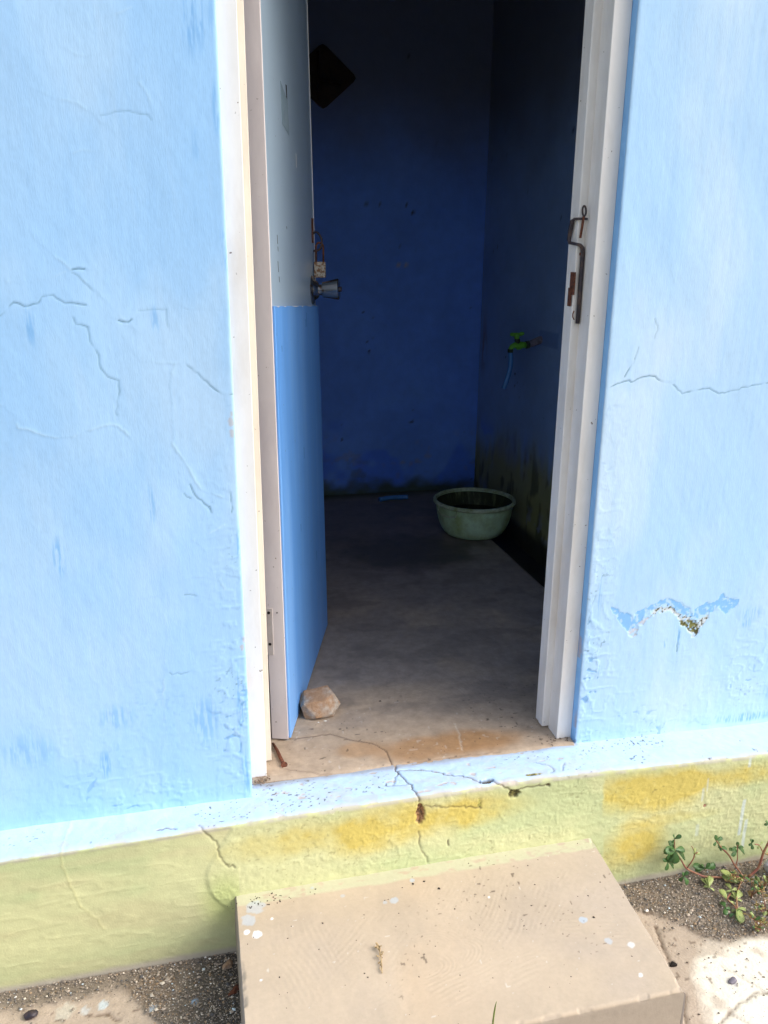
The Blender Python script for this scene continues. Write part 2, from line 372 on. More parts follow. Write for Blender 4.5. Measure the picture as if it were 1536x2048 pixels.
def front_wall():
    bag = Bag()
    zs = np.concatenate([np.arange(-.014, 1.64, .002), np.linspace(1.66, 2.02, 12), np.linspace(2.06, 2.5, 6)])
    for side in (-1, 1):
        if side < 0: xs = np.concatenate([np.linspace(-2.3, -1.06, 16), np.arange(-1.03, XL-.0005, .002), [XL]])
        else: xs = np.concatenate([[XR], np.arange(XR+.002, 1.10, .002), np.linspace(1.13, 2.6, 16)])
        X, Z = np.meshgrid(xs, zs)
        fine = (xs > -1.04) & (xs < 1.11)
        h = .006*(fbm(X*2.2, Z*2.2, 3, 3)-.5) + .0016*(fbm(X*14, Z*9, 5, 3)-.5)
        h += .00014*(fbm(X*150, Z*22, 7, 3)-.5)                                   # vertical brush marks
        h += .0003*(fbm(X*60+Z*30, Z*18, 8, 3)-.5)
        C = np.zeros(X.shape+(3,)) + (BLUE if side < 0 else BLUE*np.array([1.28, 1.14, 1.04]))     # the right bay is paler
        t = fbm(X*3.0, Z*2.0, 11, 4)-.5
        C = C*(1+.10*t[..., None])
        C = C*(1+np.array([.10, .02, -.03])*(fbm(X*5, Z*2.4, 15, 3)-.5)[..., None]*2)
        st = sstep(.55, .75, fbm(X*110, Z*7, 21, 3))
        C = mix(C, BLUE*np.array([.88, .94, 1.0]), st*.18)
        st = sstep(.60, .78, fbm(X*70+Z*8, Z*6, 22, 3))
        C = mix(C, BLUE*np.array([1.13, 1.06, 1.02]), st*.25)
        bl = sstep(.40, .66, fbm(X*7+3, Z*3.5, 24, 4)); C = C*(1+np.array([.07, .03, .0])*(bl-.5)[..., None]*2)
        C = C*(1+.05*(fbm(X*170, Z*170, 25, 2)-.5)[..., None])
        # lumpy flaking low on the wall and along the reveal
        edge = sstep(.10, .0, np.abs(X-(XL if side < 0 else XR)))
        low = sstep(.42, .05, Z)
        reg = np.clip(low*(.35+.65*sstep(.42, .62, fbm(X*5, Z*5, 31, 2))) + edge*sstep(1.0, .2, Z)*.9, 0, 1)
        if side < 0: reg *= sstep(-.85, -.55, X)*.9+.1
        rd = ridged(X*38, Z*48, 33, 3)
        h += reg*(.0009*sstep(.62, .86, rd) + .0006*(fbm(X*60, Z*60, 35, 3)-.5))
        flk = sstep(.86, .93, ridged(X*30+7, Z*42, 36, 2))*reg*sstep(.5, .66, fbm(X*16, Z*16, 37, 2))
        C = mix(C, DEEP*.8, flk*.75); h -= flk*.0008
        spk = sstep(.84, .90, vnoise(X*170, Z*170, 39)+.3*(fbm(X*300, Z*300, 38, 2)-.5))*sstep(.56, .72, fbm(X*10, Z*12, 40, 2))*reg
        C = mix(C, [.08, .16, .24], spk*.55)
        lines = LEFT_LINES if side < 0 else RIGHT_LINES
        for i, (pts, off, kind, a) in enumerate(lines):
            sc = S1 if side < 0 else S6
            P = rough_line(px_wall(pts, off, sc), .0010, .007, i)
            d, s = poly_dist(X, Z, P)
            if kind == 'crack':
                jag = .55+.9*fbm(X*70, Z*70, 60+i, 2)
                gap = sstep(.38, .56, fbm(X*26, Z*26, 130+i, 3)+.14*a)
                h -= .0009*a*np.exp(-(d/.0015)**2)*gap
                h += .00032*a*np.exp(-d/.010)*(s > 0)*sstep(0, .003, d)         # the upper coat curls proud of the gap
                C = mix(C, [.09, .20, .30], np.clip(a*1.1*jag*gap, 0, 1)*np.exp(-(d/.0012)**2)*.85)
            else:
                gap = sstep(.35, .6, fbm(X*30, Z*30, 160+i, 2))
                h += .00042*a*np.exp(-(d/.0022)**2)*gap + .00022*a*np.exp(-d/.014)*(s > 0)
                C = mix(C, BLUE*np.array([1.25, 1.12, 1.0]), .6*a*gap*np.exp(-(d/.0016)**2))
        if side < 0:
            C = smears(X, Z, C, [(378,40,14,60,.9),(398,35,9,55,.8),(428,30,12,50,.5),(432,215,7,45,.9),(447,500,6,50,.9),(60,650,9,40,.8),(118,1115,12,42,.9),(302,1010,9,40,.7),(213,1515,13,33,1.0),(410,1430,30,60,.7),(235,1425,40,30,.6),(60,1490,60,40,.5),(390,290,10,30,.4),(310,640,9,25,.6),(478,1090,8,40,.8),(482,1390,12,90,.9),(490,1530,10,60,.9)])
        else:
            wu = .008*(fbm(X*110, Z*110, 70, 4)-.5); wv = .008*(fbm(X*110, Z*110, 71, 4)-.5)
            q = lambda P: px_wall(P, (1180,1180), _PK)
            g = in_poly(X+wu, Z+wv, q(PEEL)).astype(float)
            nsp = fbm(X*160, Z*160, 72, 2)
            g = g*sstep(.22, .40, fbm(X*60, Z*60, 75, 3)+.08)
            C = mix(C, DEEP*1.1, g*sstep(.30, .46, nsp)*.92); h -= g*.0007
            b1 = in_poly(X+wu*2, Z+wv*2, q(BARE)).astype(float)
            C = mix(C, [.60, .66, .70], b1*sstep(.38, .5, nsp)); h -= b1*(.0010+.002*(nsp-.5))
            b2 = in_poly(X+wu*2, Z+wv*2, q(BARE2)).astype(float)
            C = mix(C, [.60, .60, .66], b2*sstep(.42, .5, nsp)*.8); h -= b2*.0015
            mo = in_poly(X+wu*2, Z+wv*2, q(MOSSP)).astype(float)
            C = mix(C, [.20, .20, .07], mo*sstep(.30, .42, nsp)); C = mix(C, [.07, .06, .03], (b1+mo).clip(0, 1)*sstep(.62, .68, fbm(X*260, Z*260, 74, 2)))
            h -= mo*(.003*nsp)
            C = smears(X, Z, C, [(1330,1285,6,14,.9),(1355,1275,6,30,.8),(1500,1225,40,22,.5),(1490,1245,14,14,.7),(1200,1190,6,60,.5),(1195,1340,10,14,.6),(1530,1380,30,20,.4),(1480,1430,90,14,.8)])
        if side < 0:
            # pinkish bare plaster nicks beside the frame
            for (a, b, r) in ((462,845,8),(463,865,7),(463,828,5),(488,1275,6),(484,1290,6)):
                c = on_y((a, b)); C = mix(C, [.50, .44, .44], .6*sstep(1.2, .7, np.hypot(X-c[0], (Z-c[2])*.5)/(r*.0006)+1.4*(fbm(X*160, Z*120, 99, 3)-.5)))
        # cove where the wall spreads onto the ledge
        bul = np.full(X.shape, .032) if side < 0 else .013*np.clip((X-XR)/.5, 0, 1.5)
        cov = bul*np.clip(1-Z/.7, 0, 1)**1.4 + .003*np.clip((.006-Z)/.02, 0, 1)**2
        rnd = .0012*np.clip(1-np.abs(X-(XL if side < 0 else XR))/.006, 0, 1)**2    # softened arris
        Y = -h - cov + rnd
        P = np.stack([X, Y, Z], -1)
        # reveal and inner face carried on from the arris
        ys = np.array([.0045, .018, .028, .06, WALL_T, WALL_T])
        xe = XL if side < 0 else XR
        ex = []
        for k, yv in enumerate(ys):
            e = np.stack([np.full(len(zs), xe) + (.0012*(fbm(zs*60, zs*0+k, 90+k, 2)-.5)), np.full(len(zs), yv), zs], -1)
            if k == len(ys)-1: e[:, 0] = -2.3 if side < 0 else 2.6
            ex.append(e[:, None])
        rc = np.zeros((len(zs), len(ys), 3)) + BLUE*np.array([.66, .84, .97])
        nn = fbm(zs[:, None]*30+0*ys, ys[None]*200+0*zs[:, None], 95, 3)
        rc = mix(rc, DEEP, sstep(.45, .7, nn)*.7)
        bare_or_shade = sstep(.66, .74, fbm(zs[:, None]*22+9+0*ys, ys[None]*90+0*zs[:, None], 97, 2))*(zs[:, None] < .45)
        rc = mix(rc, [.42, .34, .36], bare_or_shade*.8)
        if side < 0:
            # pale green line of old paint along the arris
            gm = np.exp(-((X-XL)/.0035)**2)*sstep(.35, .6, fbm(X*3, Z*5, 98, 2)+.15)
            C = mix(C, [.55, .78, .66], gm*.5*sstep(.2, .9, Z))
            P = np.concatenate([P]+ex, 1); C = np.concatenate([C, rc], 1); bag.grid(P, C)
        else:
            P = np.concatenate(ex[::-1]+[P], 1); C = np.concatenate([rc[:, ::-1], C], 1); bag.grid(P, C)
    # over the door
    bag.box((XL, .001, 2.02), (XR, WALL_T-.001, 2.498), BLUE)
    return bag.build('front_wall', M['wall'], building)
front_wall()

# ------------------------------------------------------------------ ledge and plinth
S_6 = 550/1536
def plinth():
    prof = [(.03-.002*k, -.004) for k in range(15)]
    y = 0.0
    while y > -.112: prof.append((y, -.004+.02*y)); y -= .002
    z0 = prof[-1][1]
    for k in range(1, 8):
        a = k/8*math.pi/2; prof.append((-.112-.012*math.sin(a), z0-.012*(1-math.cos(a))))
    z = z0-.013
    while z > -.345: prof.append((-.124-.012*(-.02-z)*.5, z)); z -= .002
    prof = np.array(prof); nv = len(prof)
    arc = np.concatenate([[0], np.cumsum(np.hypot(*np.diff(prof, axis=0).T))])
    xs = np.concatenate([np.linspace(-2.3, -1.06, 16), np.arange(-1.03, 1.06, .002), np.linspace(1.10, 2.6, 16)])
    X, A = np.meshgrid(xs, arc); Yb = np.repeat(prof[:, :1], len(xs), 1); Zb = np.repeat(prof[:, 1:], len(xs), 1)
    yo = np.interp(X, [-1, -.84, -.61, -.32, .21, .5, .79, 1], [.002, .001, .005, .016, .022, .009, -.006, -.008])
    Yb = Yb + yo*np.clip(-Yb/.112, 0, 1)*sstep(-.22, -.02, Zb)
    face = sstep(-.010, -.018, Zb)                     # 1 on the upright face, 0 on the ledge
    nz = np.gradient(prof[:, 0]); ny = -np.gradient(prof[:, 1]); ln = np.hypot(ny, nz); ny, nz = -ny/ln, -nz/ln
    # rough mid part, smoother left bay
    bnd = -.435 + .035*np.sin((Zb+.05)*22) + .02*(fbm(X*0+.5, Zb*30, 3, 2)-.5)
    mid = sstep(-.006, .006, X-bnd)
    h = .006*(fbm(X*2.5, A*3, 41, 3)-.5) + .0012*(fbm(X*20, A*30, 42, 3)-.5)
    rough = fbm(X*85, A*95, 43, 3)
    rd = ridged(X*45, A*60, 44, 3)
    h += face*mid*(.0012*(rough-.5) + .0009*(fbm(X*150, A*170, 67, 2)-.5) + .0007*sstep(.70, .80, ridged(X*62, A*85, 68, 3))*sstep(.35, .6, fbm(X*9, A*12, 69, 3)))
    h += face*(1-mid)*(.0007*(fbm(X*30, A*90, 45, 3)-.5) + .0004*sstep(.78, .92, ridged(X*16, A*40, 46, 2)) - .0022)
    h += (1-face)*(.0016*(fbm(X*60, A*60, 47, 3)-.5))
    # colours
    LIME = np.array([.585, .59, .325]); GREEN = np.array([.485, .545, .29]); GOLD = np.array([.60, .465, .095]); TAN = np.array([.54, .48, .28])
    C = np.zeros(X.shape+(3,))+BLUE*np.array([1.28, 1.09, 1.0])
    C = C*(1+.16*(fbm(X*6, A*14, 48, 4)-.5)[..., None])
    Fc = np.zeros(X.shape+(3,))+LIME
    Fc = mix(Fc, GREEN, sstep(.42, .65, fbm(X*5, A*9, 49, 4))*.8)
    Fc = mix(Fc, GREEN, sstep(-.20, -.30, Zb)*.6)
    Fc = mix(Fc, TAN, (1-mid)*sstep(.45, .62, fbm(X*4+3, A*16, 50, 3))*.35)
    def blob(cx, cy, rx, ry, hardleft=None):
        c = on_y((cx, cy), PL_Y); e = np.hypot((X-c[0])/(rx*.001), (Zb-c[2])/(ry*.001)) + .7*(fbm(X*12, A*14, 51, 3)-.5)
        mk = sstep(1.35, .25, e)
        if hardleft: mk = mk*sstep(-.004, .004, X-on_y((hardleft, cy), PL_Y)[0]+.004*(fbm(X*80, A*80, 52, 2)-.5))
        return mk
    gold = blob(600,1690,135,36)*.75 + blob(820,1655,140,52) + blob(960,1630,120,34)*.7 + blob(1300,1585,150,62,1213) + blob(1262,1690,85,62,1207) + blob(1450,1556,180,30)*.8 + blob(1330,1640,120,14)*.4 + blob(740,1700,90,20)*.4
    Fc = mix(Fc, GOLD, np.clip(gold*(.55+.9*fbm(X*45, A*55, 76, 4)), 0, 1)*.85)
    Fc = Fc*(1+.10*(fbm(X*60, A*60, 53, 3)-.5)[..., None]*face[..., None])
    pit = sstep(.86, .92, vnoise(X*170, A*190, 54)+.2*(fbm(X*300, A*300, 66, 2)-.5))*sstep(.5, .7, fbm(X*12, A*14, 55, 2))*mid
    Fc = mix(Fc, [.16, .13, .05], pit*.35)
    # dull grey-pink line where the two coats meet, and bare foot
    wob = .004*(fbm(X*25, A*0, 56, 3)-.5)
    # coat line sits lower or higher along the edge
    f2 = sstep(-.0085, -.0115, Zb+wob*.6)
    C = mix(C, [.50, .44, .42], sstep(.45, .6, fbm(X*40, A*60, 57, 3))*np.exp(-((Zb+.011+wob*.6)/.005)**2)*.8)
    C = C*(1-f2[..., None])+Fc*f2[..., None]
    C = mix(C, [.46, .42, .38], sstep(.30, .50, fbm(X*35, A*60, 58, 3))*np.exp(-((Zb+.0135+wob*.6)/.0045)**2)*.75)
    foot = sstep(GZ+.022, GZ+.006, Zb-.012*(fbm(X*20, A*8, 59, 3)-.3))
    C = mix(C, [.48, .42, .37], foot*.8)
    C = mix(C, [.13, .12, .11], sstep(GZ+.008, GZ-.004, Zb)*.9)
    # ledge wear: specks, bare spots, grime against the threshold
    led = 1-face
    sp = sstep(.84, .89, vnoise(X*170, A*210, 61)+.25*(fbm(X*300, A*300, 65, 2)-.5))*sstep(.52, .70, fbm(X*9, A*11, 62, 2)+.20*np.exp(-((X+.34)/.10)**2)-.07)*led
    C = mix(C, [.05, .05, .05], sp*.85)
    bsp = sstep(.73, .77, fbm(X*38, A*70, 63, 4)+.05*sstep(-.08, -.11, Yb))*led*sstep(-.36, -.3, X)*sstep(.42, .3, X)
    C = mix(C, [.52, .45, .40], bsp*.8); h -= bsp*.001
    C = mix(C, [.26, .24, .24], led*sstep(-.001-.018, .004, Yb+.012*(fbm(X*40, A*40, 64, 3)-.5))*sstep(XL-.01, XL, X)*sstep(XR+.01, XR, X)*.7)
    # pale drips of wall paint down the face
    for (cx, y0, y1, w, a) in ((1488,1600,1665,5,.8),(1492,1640,1690,5,.7),(1500,1515,1530,4,.7),(1408,1580,1600,3,.5),(1418,1560,1580,3,.4),(1395,1650,1668,5,.4)):
        p0 = on_y((cx, y0), PL_Y); p1 = on_y((cx+3, y1), PL_Y)
        mk = sstep(w*.0011, w*.0005, np.abs(X-p0[0]))*sstep(p0[2]+.006, p0[2], Zb)*sstep(p1[2]-.006, p1[2], Zb)*face
        C = mix(C, [.58, .66, .66], mk*a)
    # cracks; coordinates on the ledge use y, on the face use arc length
    aF = np.interp(0, [0], [0])
    def to_xa(px):
        q = on_y(px, PL_Y)
        if q[2] > -.012:
            q = on_z(px, -.006); return (q[0], np.interp(-(q[1]), -prof[:70, 0], arc[:70]))
        return (q[0], np.interp(-q[2], -prof[60:, 1], arc[60:]))
    g6 = lambda L: [to_xa((700+a*S_6, 1350+b*S_6)) for a, b in L]
    cr = [(g6([(250,500),(258,550),(300,590),(340,630),(375,680),(400,740)]), 1.0), (g6([(258,550),(330,540),(460,550),(560,580),(640,585),(680,600),(740,632)]), .9),
          (g6([(815,640),(880,660),(935,682),(1000,665),(1060,655),(1130,640)]), .8), (g6([(430,760),(540,770),(640,768),(750,775)]), .6),
          (g6([(390,900),(400,980),(435,1050)]), .6), (g6([(200,640),(260,640),(345,630)]), .5), (g6([(270,560),(245,640)]), .6), (g6([(750,720),(745,780)]), .4),
          (g6([(1060,510),(1130,530),(1160,560),(1150,590)]), .5), (g6([(1210,510),(1205,560)]), .5), (g6([(555,940),(556,965)]), .8),
          ([to_xa((a*S1, 1600+b*S1)) for a, b in [(395,120),(350,230),(335,340),(370,450),(410,520),(440,590)]], -.5),
          ([to_xa((a*S1, 1600+b*S1)) for a, b in [(440,590),(520,650),(575,710)]], -.4),
          ([to_xa((a*S1, 1600+b*S1)) for a, b in [(860,175),(920,165),(965,175)]], .9),
          ([to_xa((a*S1, 1600+b*S1)) for a, b in [(1090,185),(1130,210),(1190,260),(1205,330),(1240,370),(1290,385)]], .6)]
    for i, (pts, a) in enumerate(cr):
        d, s = poly_dist(X, A, rough_line(pts, .0012, .005, 200+i))
        jag = .5+fbm(X*60, A*60, 80+i, 2)
        if a < 0:
            h -= .0012*a*np.exp(-(d/.0024)**2); C = mix(C, [.60, .58, .28], -a*.7*np.exp(-(d/.0022)**2)); continue
        h -= .003*a*np.exp(-(d/.0019)**2); C = mix(C, [.10, .07, .04], np.clip(a*jag*1.1, 0, 1)*np.exp(-(d/.0017)**2)*.9)
    def gouge(px, rx, ry, colr, seed, dep=.006):
        nonlocal h, C
        c = to_xa(px); e = np.hypot((X-c[0])/(rx*.001), (A-c[1])/(ry*.001)) + .9*(fbm(X*150, A*150, seed, 2)-.5)
        mk = sstep(1.1, .75, e); h = h - mk*dep*(.5+fbm(X*220, A*220, seed+1, 2))
        n = fbm(X*300, A*300, seed+2, 2)
        C = mix(C, np.asarray(colr), mk); C = mix(C, np.asarray(colr)*.35, mk*sstep(.5, .6, n)); C = mix(C, np.asarray(colr)*1.8, mk*sstep(.62, .7, 1-n)*.6)
    gouge((845,1637), 9, 24, [.34, .18, .09], 300, .007)
    gouge((980,1573), 17, 8, [.10, .085, .06], 310, .010)
    gouge((1035,1600), 15, 9, [.15, .13, .04], 320, .005)
    gouge((1104,1581), 6, 3.5, [.12, .09, .04], 330, .004)
    gouge((965,1619), 4, 12, [.33, .30, .08], 340, .001)
    gouge((1075,1562), 18, 5, [.30, .27, .08], 350, .001)
    gouge((1410,1612), 4, 5, [.35, .18, .12], 360, .002)
    gouge((1158,1486), 7, 5, [.25, .45, .30], 370, -.003)
    # damp green growth just above the step's left corner
    c = on_y((450,1800), PL_Y); mk = sstep(.07, .01, np.hypot(X-c[0], (Zb-c[2])*.8))*(X < -.405)
    C = mix(C, [.42, .50, .17], mk*.6)
    P = np.stack([X, Yb + ny[:, None]*h*-1*-1, Zb + nz[:, None]*h], -1)
    P[..., 1] = Yb - np.abs(ny)[:, None]*h; P[..., 2] = Zb + np.abs(nz)[:, None]*h*(1-face)
    bag = Bag(); bag.grid(P, C, flip=True)
    return bag.build('plinth', M['plinth'], building)
plinth()

# ------------------------------------------------------------------ room floor (ends in a sunken drain channel on the right)
TX = .690
def room_floor():
    ys = np.concatenate([np.arange(0, .5, .003), np.arange(.5, 1.1, .006), np.linspace(1.1, BACK_Y+.02, 110)])
    xs = np.concatenate([np.linspace(LEFT_X-.02, -.42, 12), np.arange(-.40, .46, .003), np.linspace(.465, TX, 50)])
    X, Y = np.meshgrid(xs, ys)
    edge = .006-.014*(X+.36)/.7 + .006*(fbm(X*18, X*0, 400, 3)-.5)
    edge = np.where((X > XR-.002) | (X < XL+.002), .022, edge)
    Y = Y + edge*np.clip(1-Y/.06, 0, 1)
    h = .004*(fbm(X*3, Y*3, 401, 3)-.5) + .0012*(fbm(X*25, Y*25, 402, 3)-.5) + .0006*(fbm(X*90, Y*90, 403, 2)-.5)
    h -= .004*np.clip(1-(Y-edge)/.012, 0, 1)**2
    h -= .008*sstep(TX-.012, TX, X)
    C = np.zeros(X.shape+(3,))+np.array([.40, .315, .235])
    C = C*(1+.35*(fbm(X*9, Y*9, 404, 4)-.5)[..., None])
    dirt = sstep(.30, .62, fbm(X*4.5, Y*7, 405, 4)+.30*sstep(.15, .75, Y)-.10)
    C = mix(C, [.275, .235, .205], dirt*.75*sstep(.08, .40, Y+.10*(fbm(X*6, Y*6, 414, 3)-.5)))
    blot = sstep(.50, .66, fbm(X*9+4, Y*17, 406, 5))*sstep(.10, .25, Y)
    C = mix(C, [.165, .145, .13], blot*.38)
    def spot(px, rx, ry, c3, a, seed):
        nonlocal C
        c = on_z(px); e = np.hypot((X-c[0])/rx, (Y-c[1])/ry)+.8*(fbm(X*14, Y*14, seed, 3)-.5); C = mix(C, c3, sstep(1.2, .5, e)*a)
    spot((880,1492), .19, .055, [.33, .19, .09], .8, 410); spot((720,1500), .06, .035, [.36, .21, .10], .55, 411); spot((960,1480), .09, .05, [.32, .18, .08], .5, 412)
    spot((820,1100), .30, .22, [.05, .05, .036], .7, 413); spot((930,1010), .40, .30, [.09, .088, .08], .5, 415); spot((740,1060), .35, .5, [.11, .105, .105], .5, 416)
    spot((700,1440), .07, .05, [.20, .18, .17], .35, 417)
    lines = [([(556,1480),(610,1475),(660,1468),(700,1480),(745,1487),(770,1500),(788,1535),(790,1550)], .8), ([(908,1447),(920,1470),(924,1500)], -.5), ([(560,1537),(640,1548),(720,1545),(800,1529),(920,1512),(1000,1503)], .45)]
    for i, (L, a) in enumerate(lines):
        P = rough_line(np.array([on_z(p)[:2] for p in L]), .0015, .01, 420+i); d, s = poly_dist(X, Y, P)
        h -= .002*abs(a)*np.exp(-(d/.002)**2)
        C = mix(C, [.10, .06, .04] if a > 0 else [.62, .55, .46], abs(a)*np.exp(-(d/.0018)**2))
    wh = sstep(.90, .93, vnoise(X*120, Y*120, 430))*sstep(.5, .6, fbm(X*12, Y*12, 431, 2)); C = mix(C, [.6, .58, .55], wh*.3*sstep(.5, .2, Y))
    bk = sstep(.88, .92, vnoise(X*130+5, Y*130, 432))*sstep(.5, .62, fbm(X*9, Y*9, 433, 2))*sstep(.5, .1, Y); C = mix(C, [.06, .045, .035], bk*.8)
    # grime against jambs and back wall
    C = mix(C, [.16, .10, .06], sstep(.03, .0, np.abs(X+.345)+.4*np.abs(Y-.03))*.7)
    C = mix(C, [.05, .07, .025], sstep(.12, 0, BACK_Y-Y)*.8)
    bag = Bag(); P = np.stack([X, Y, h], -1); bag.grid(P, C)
    # channel side, bed
    yv = ys; n = len(yv)
    sx = np.stack([np.stack([np.full(n, TX+.001*k), Y[:, -1], P[:, -1, 2]-.1*k/3], -1) for k in range(4)], 1)
    bag.grid(sx, np.zeros(sx.shape)+np.array([.07, .07, .065]))
    xb = np.linspace(TX+.003, SIDE_X+.01, 24); Xb, Yb = np.meshgrid(xb, yv)
    bag.grid(np.stack([Xb, Yb, -.1+.006*(fbm(Xb*20, Yb*8, 440, 3)-.5)], -1), np.zeros(Xb.shape+(3,))+np.array([.035, .036, .036]))
    # front lip hidden in the plinth
    fl = np.stack([P[0], P[0]+np.array([0, .002, -.02])], 0); bag.grid(fl, np.zeros(fl.shape)+np.array([.40, .30, .22]), flip=True)
    return bag.build('room_floor', M['floor'], building)
room_floor()

# ------------------------------------------------------------------ room walls and ceiling
def room_wall(name, axis, at, u0, u1, seed, flip, mossy):
    zs = np.concatenate([np.arange(-.11, 1.0, .008), np.linspace(1.01, 2.38, 90)]); us = np.arange(u0, u1+.004, .009); us[-1] = u1
    U, Z = np.meshgrid(us, zs)
    h = .005*(fbm(U*3, Z*3, seed, 3)-.5)+.0012*(fbm(U*18, Z*18, seed+1, 3)-.5)
    C = np.zeros(U.shape+(3,))+ROOM_BLUE
    if mossy == 'side': C = C*np.array([1.75, 1.25, .72])
    C = C*(1+.35*(fbm(U*4, Z*4, seed+2, 4)-.5)[..., None])
    # upper wall colour greyed to stand in for fading light, uneven edge
    bare_or_shade = sstep(1.25, 1.75, Z+.25*(fbm(U*3, Z*3, seed+20, 4)-.5)); C = mix(C, [.15, .15, .16], bare_or_shade*.85)
    scf = sstep(.66, .76, fbm(U*22, Z*22, seed+3, 3))*sstep(.35, .05, Z)
    C = mix(C, [.30, .28, .27], scf*.5)
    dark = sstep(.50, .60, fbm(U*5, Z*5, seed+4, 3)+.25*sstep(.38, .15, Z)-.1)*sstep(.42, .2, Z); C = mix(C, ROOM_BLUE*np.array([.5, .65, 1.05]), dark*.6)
    chip = sstep(.90, .95, vnoise(U*70, Z*70, seed+5))*sstep(.68, .76, fbm(U*6, Z*6, seed+6, 2)); C = mix(C, [.03, .03, .03], chip*.8)
    if mossy == 'back':
        mo = sstep(.09, .0, Z+.09*(fbm(U*14, Z*20, seed+7, 4)-.5)); C = mix(C, [.05, .075, .022], mo*.92)
        mo = sstep(.56, .7, fbm(U*10, Z*16, seed+8, 3))*sstep(.22, .08, Z); C = mix(C, [.07, .10, .06], mo*.5)
        for px in ((797,532),(812,531)):
            c = on_y(px, BACK_Y); C = mix(C, [.42, .40, .36], sstep(.012, .004, np.hypot(U-c[0], Z-c[2])+.008*(fbm(U*120, Z*120, 5, 2)-.5))*.8)
        for (a, b, r) in ((826,425,.008),(738,703,.007)):
            c = on_y((a, b), BACK_Y); C = mix(C, [.02, .02, .03], sstep(r, r*.5, np.hypot(U-c[0], Z-c[2])))
    if mossy == 'side':
        ctr = on_x((1070,880), SIDE_X)
        n = fbm(U*9, Z*4, seed+9, 4)
        mo = sstep(.12, .60, n+.55*sstep(.42, .05, Z)-.22*np.abs(U-ctr[1])/.35); mo *= sstep(.46, .20, Z+.12*(n-.5))
        C = mix(C, [.33, .32, .09], mo*.92); C = mix(C, [.06, .065, .03], sstep(.55, .7, fbm(U*24, Z*9, seed+15, 3))*mo*.7)
        pe = sstep(.60, .68, fbm(U*30, Z*22, seed+10, 3))*sstep(.13, .03, Z)*sstep(-.03, .02, Z)*(U < 1.5); C = mix(C, [.30, .34, .42], pe*.7)
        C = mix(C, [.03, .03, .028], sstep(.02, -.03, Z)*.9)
        c0 = on_x((968,690), SIDE_X); mk = np.exp(-(((U-c0[1])/.03)**2+((Z-c0[2])/.10)**2))*sstep(.5, .6, fbm(U*40, Z*12, seed+12, 2)); C = mix(C, [.24, .17, .16], mk*.8)
        c1 = on_x((1098,678), SIDE_X); mk = ((np.abs(U-c1[1]) < .085) & (np.abs(Z-c1[2]) < .028)).astype(float); C = mix(C, ROOM_BLUE*np.array([1.3, 1.0, .7])*.8, mk*.7); h = h+mk*.002
    bag = Bag()
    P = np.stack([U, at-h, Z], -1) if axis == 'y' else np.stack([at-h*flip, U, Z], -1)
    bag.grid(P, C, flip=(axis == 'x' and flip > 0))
    if axis == 'y': bag.box((LEFT_X-.12, at+.012, -.3), (SIDE_X+.12, at+.13, 2.38), BLUE)
    elif flip > 0: bag.box((at+.012, WALL_T+.001, -.3), (at+.12, BACK_Y+.011, 2.38), BLUE)
    else: bag.box((at-.12, WALL_T+.001, -.3), (at-.012, BACK_Y+.011, 2.38), BLUE)
    return bag.build(name, M['room'], building)
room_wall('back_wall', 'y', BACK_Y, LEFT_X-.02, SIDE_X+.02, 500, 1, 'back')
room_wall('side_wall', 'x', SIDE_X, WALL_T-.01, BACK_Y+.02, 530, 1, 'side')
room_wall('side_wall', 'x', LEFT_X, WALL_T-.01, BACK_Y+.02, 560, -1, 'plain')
bag = Bag(); bag.box((-2.32, .002, 2.375), (2.62, BACK_Y+.16, 2.52), (.3, .29, .28)); bag.build('roof', M['roof'], building, smooth=False)
bag = Bag(); bag.box((LEFT_X-.01, WALL_T-.002, .4), (LEFT_X+.0, WALL_T+.01, .5), ROOM_BLUE)

# ------------------------------------------------------------------ door frame
def prism(name, prof, z0, z1, mat, parent, nz=60, bow=0.0):
    n = len(prof); V = []; F = []
    zz = np.linspace(z0, z1, nz)
    for z in zz:
        w = bow*math.sin(math.pi*(z-z0)/(z1-z0))
        for x, y in prof: V.append((x+w, y, z))
    for i in range(nz-1):
        for k in range(n): F.append((i*n+k, i*n+(k+1) % n, (i+1)*n+(k+1) % n, (i+1)*n+k))
    F.append(tuple(range(n))[::-1]); F.append(tuple(range((nz-1)*n, nz*n)))
    me = bm_mesh(name, V, F, False)
    return link(name, me, mat, parent)
FH = 1.985
fr = link('door_frame', None or bm_mesh('door_frame', [], []), None, building)
# head piece is the frame mesh itself; jambs and stops are its pieces
hb = Bag(); hb.box((XL+.036, .025, FH-.038), (XR-.036, .108, FH+.034), (.74, .72, .72))
me = mesh_np('door_frame', np.concatenate(hb.V), np.concatenate(hb.F), np.concatenate(hb.C), False); me.materials.append(M['frame']); fr.data = me
jl = prism('jamb', [(XL+.0005,.0245),(-.3325,.0245),(-.3315,.0255),(-.3315,.0735),(XL+.0005,.0735)], -.003, FH+.03, M['frame'], fr)
st1 = prism('door_stop', [(XL+.001,.0738),(-.3172,.0738),(-.316,.0750),(-.316,.110),(XL+.001,.110)], .004, FH+.03, M['stop'], fr)
jr = prism('jamb', [(XR-.0005,.0235),(.3355,.0235),(.3345,.0245),(.3358,.0725),(XR-.0005,.0725)][::-1], -.003, FH+.03, M['frame'], fr)
st2 = prism('door_stop', [(XR-.001,.0728),(.3215,.0728),(.3195,.0748),(.3192,.093),(.3215,.095),(.3205,.112),(XR-.001,.112)][::-1], .004, FH+.03, M['frame'], fr)

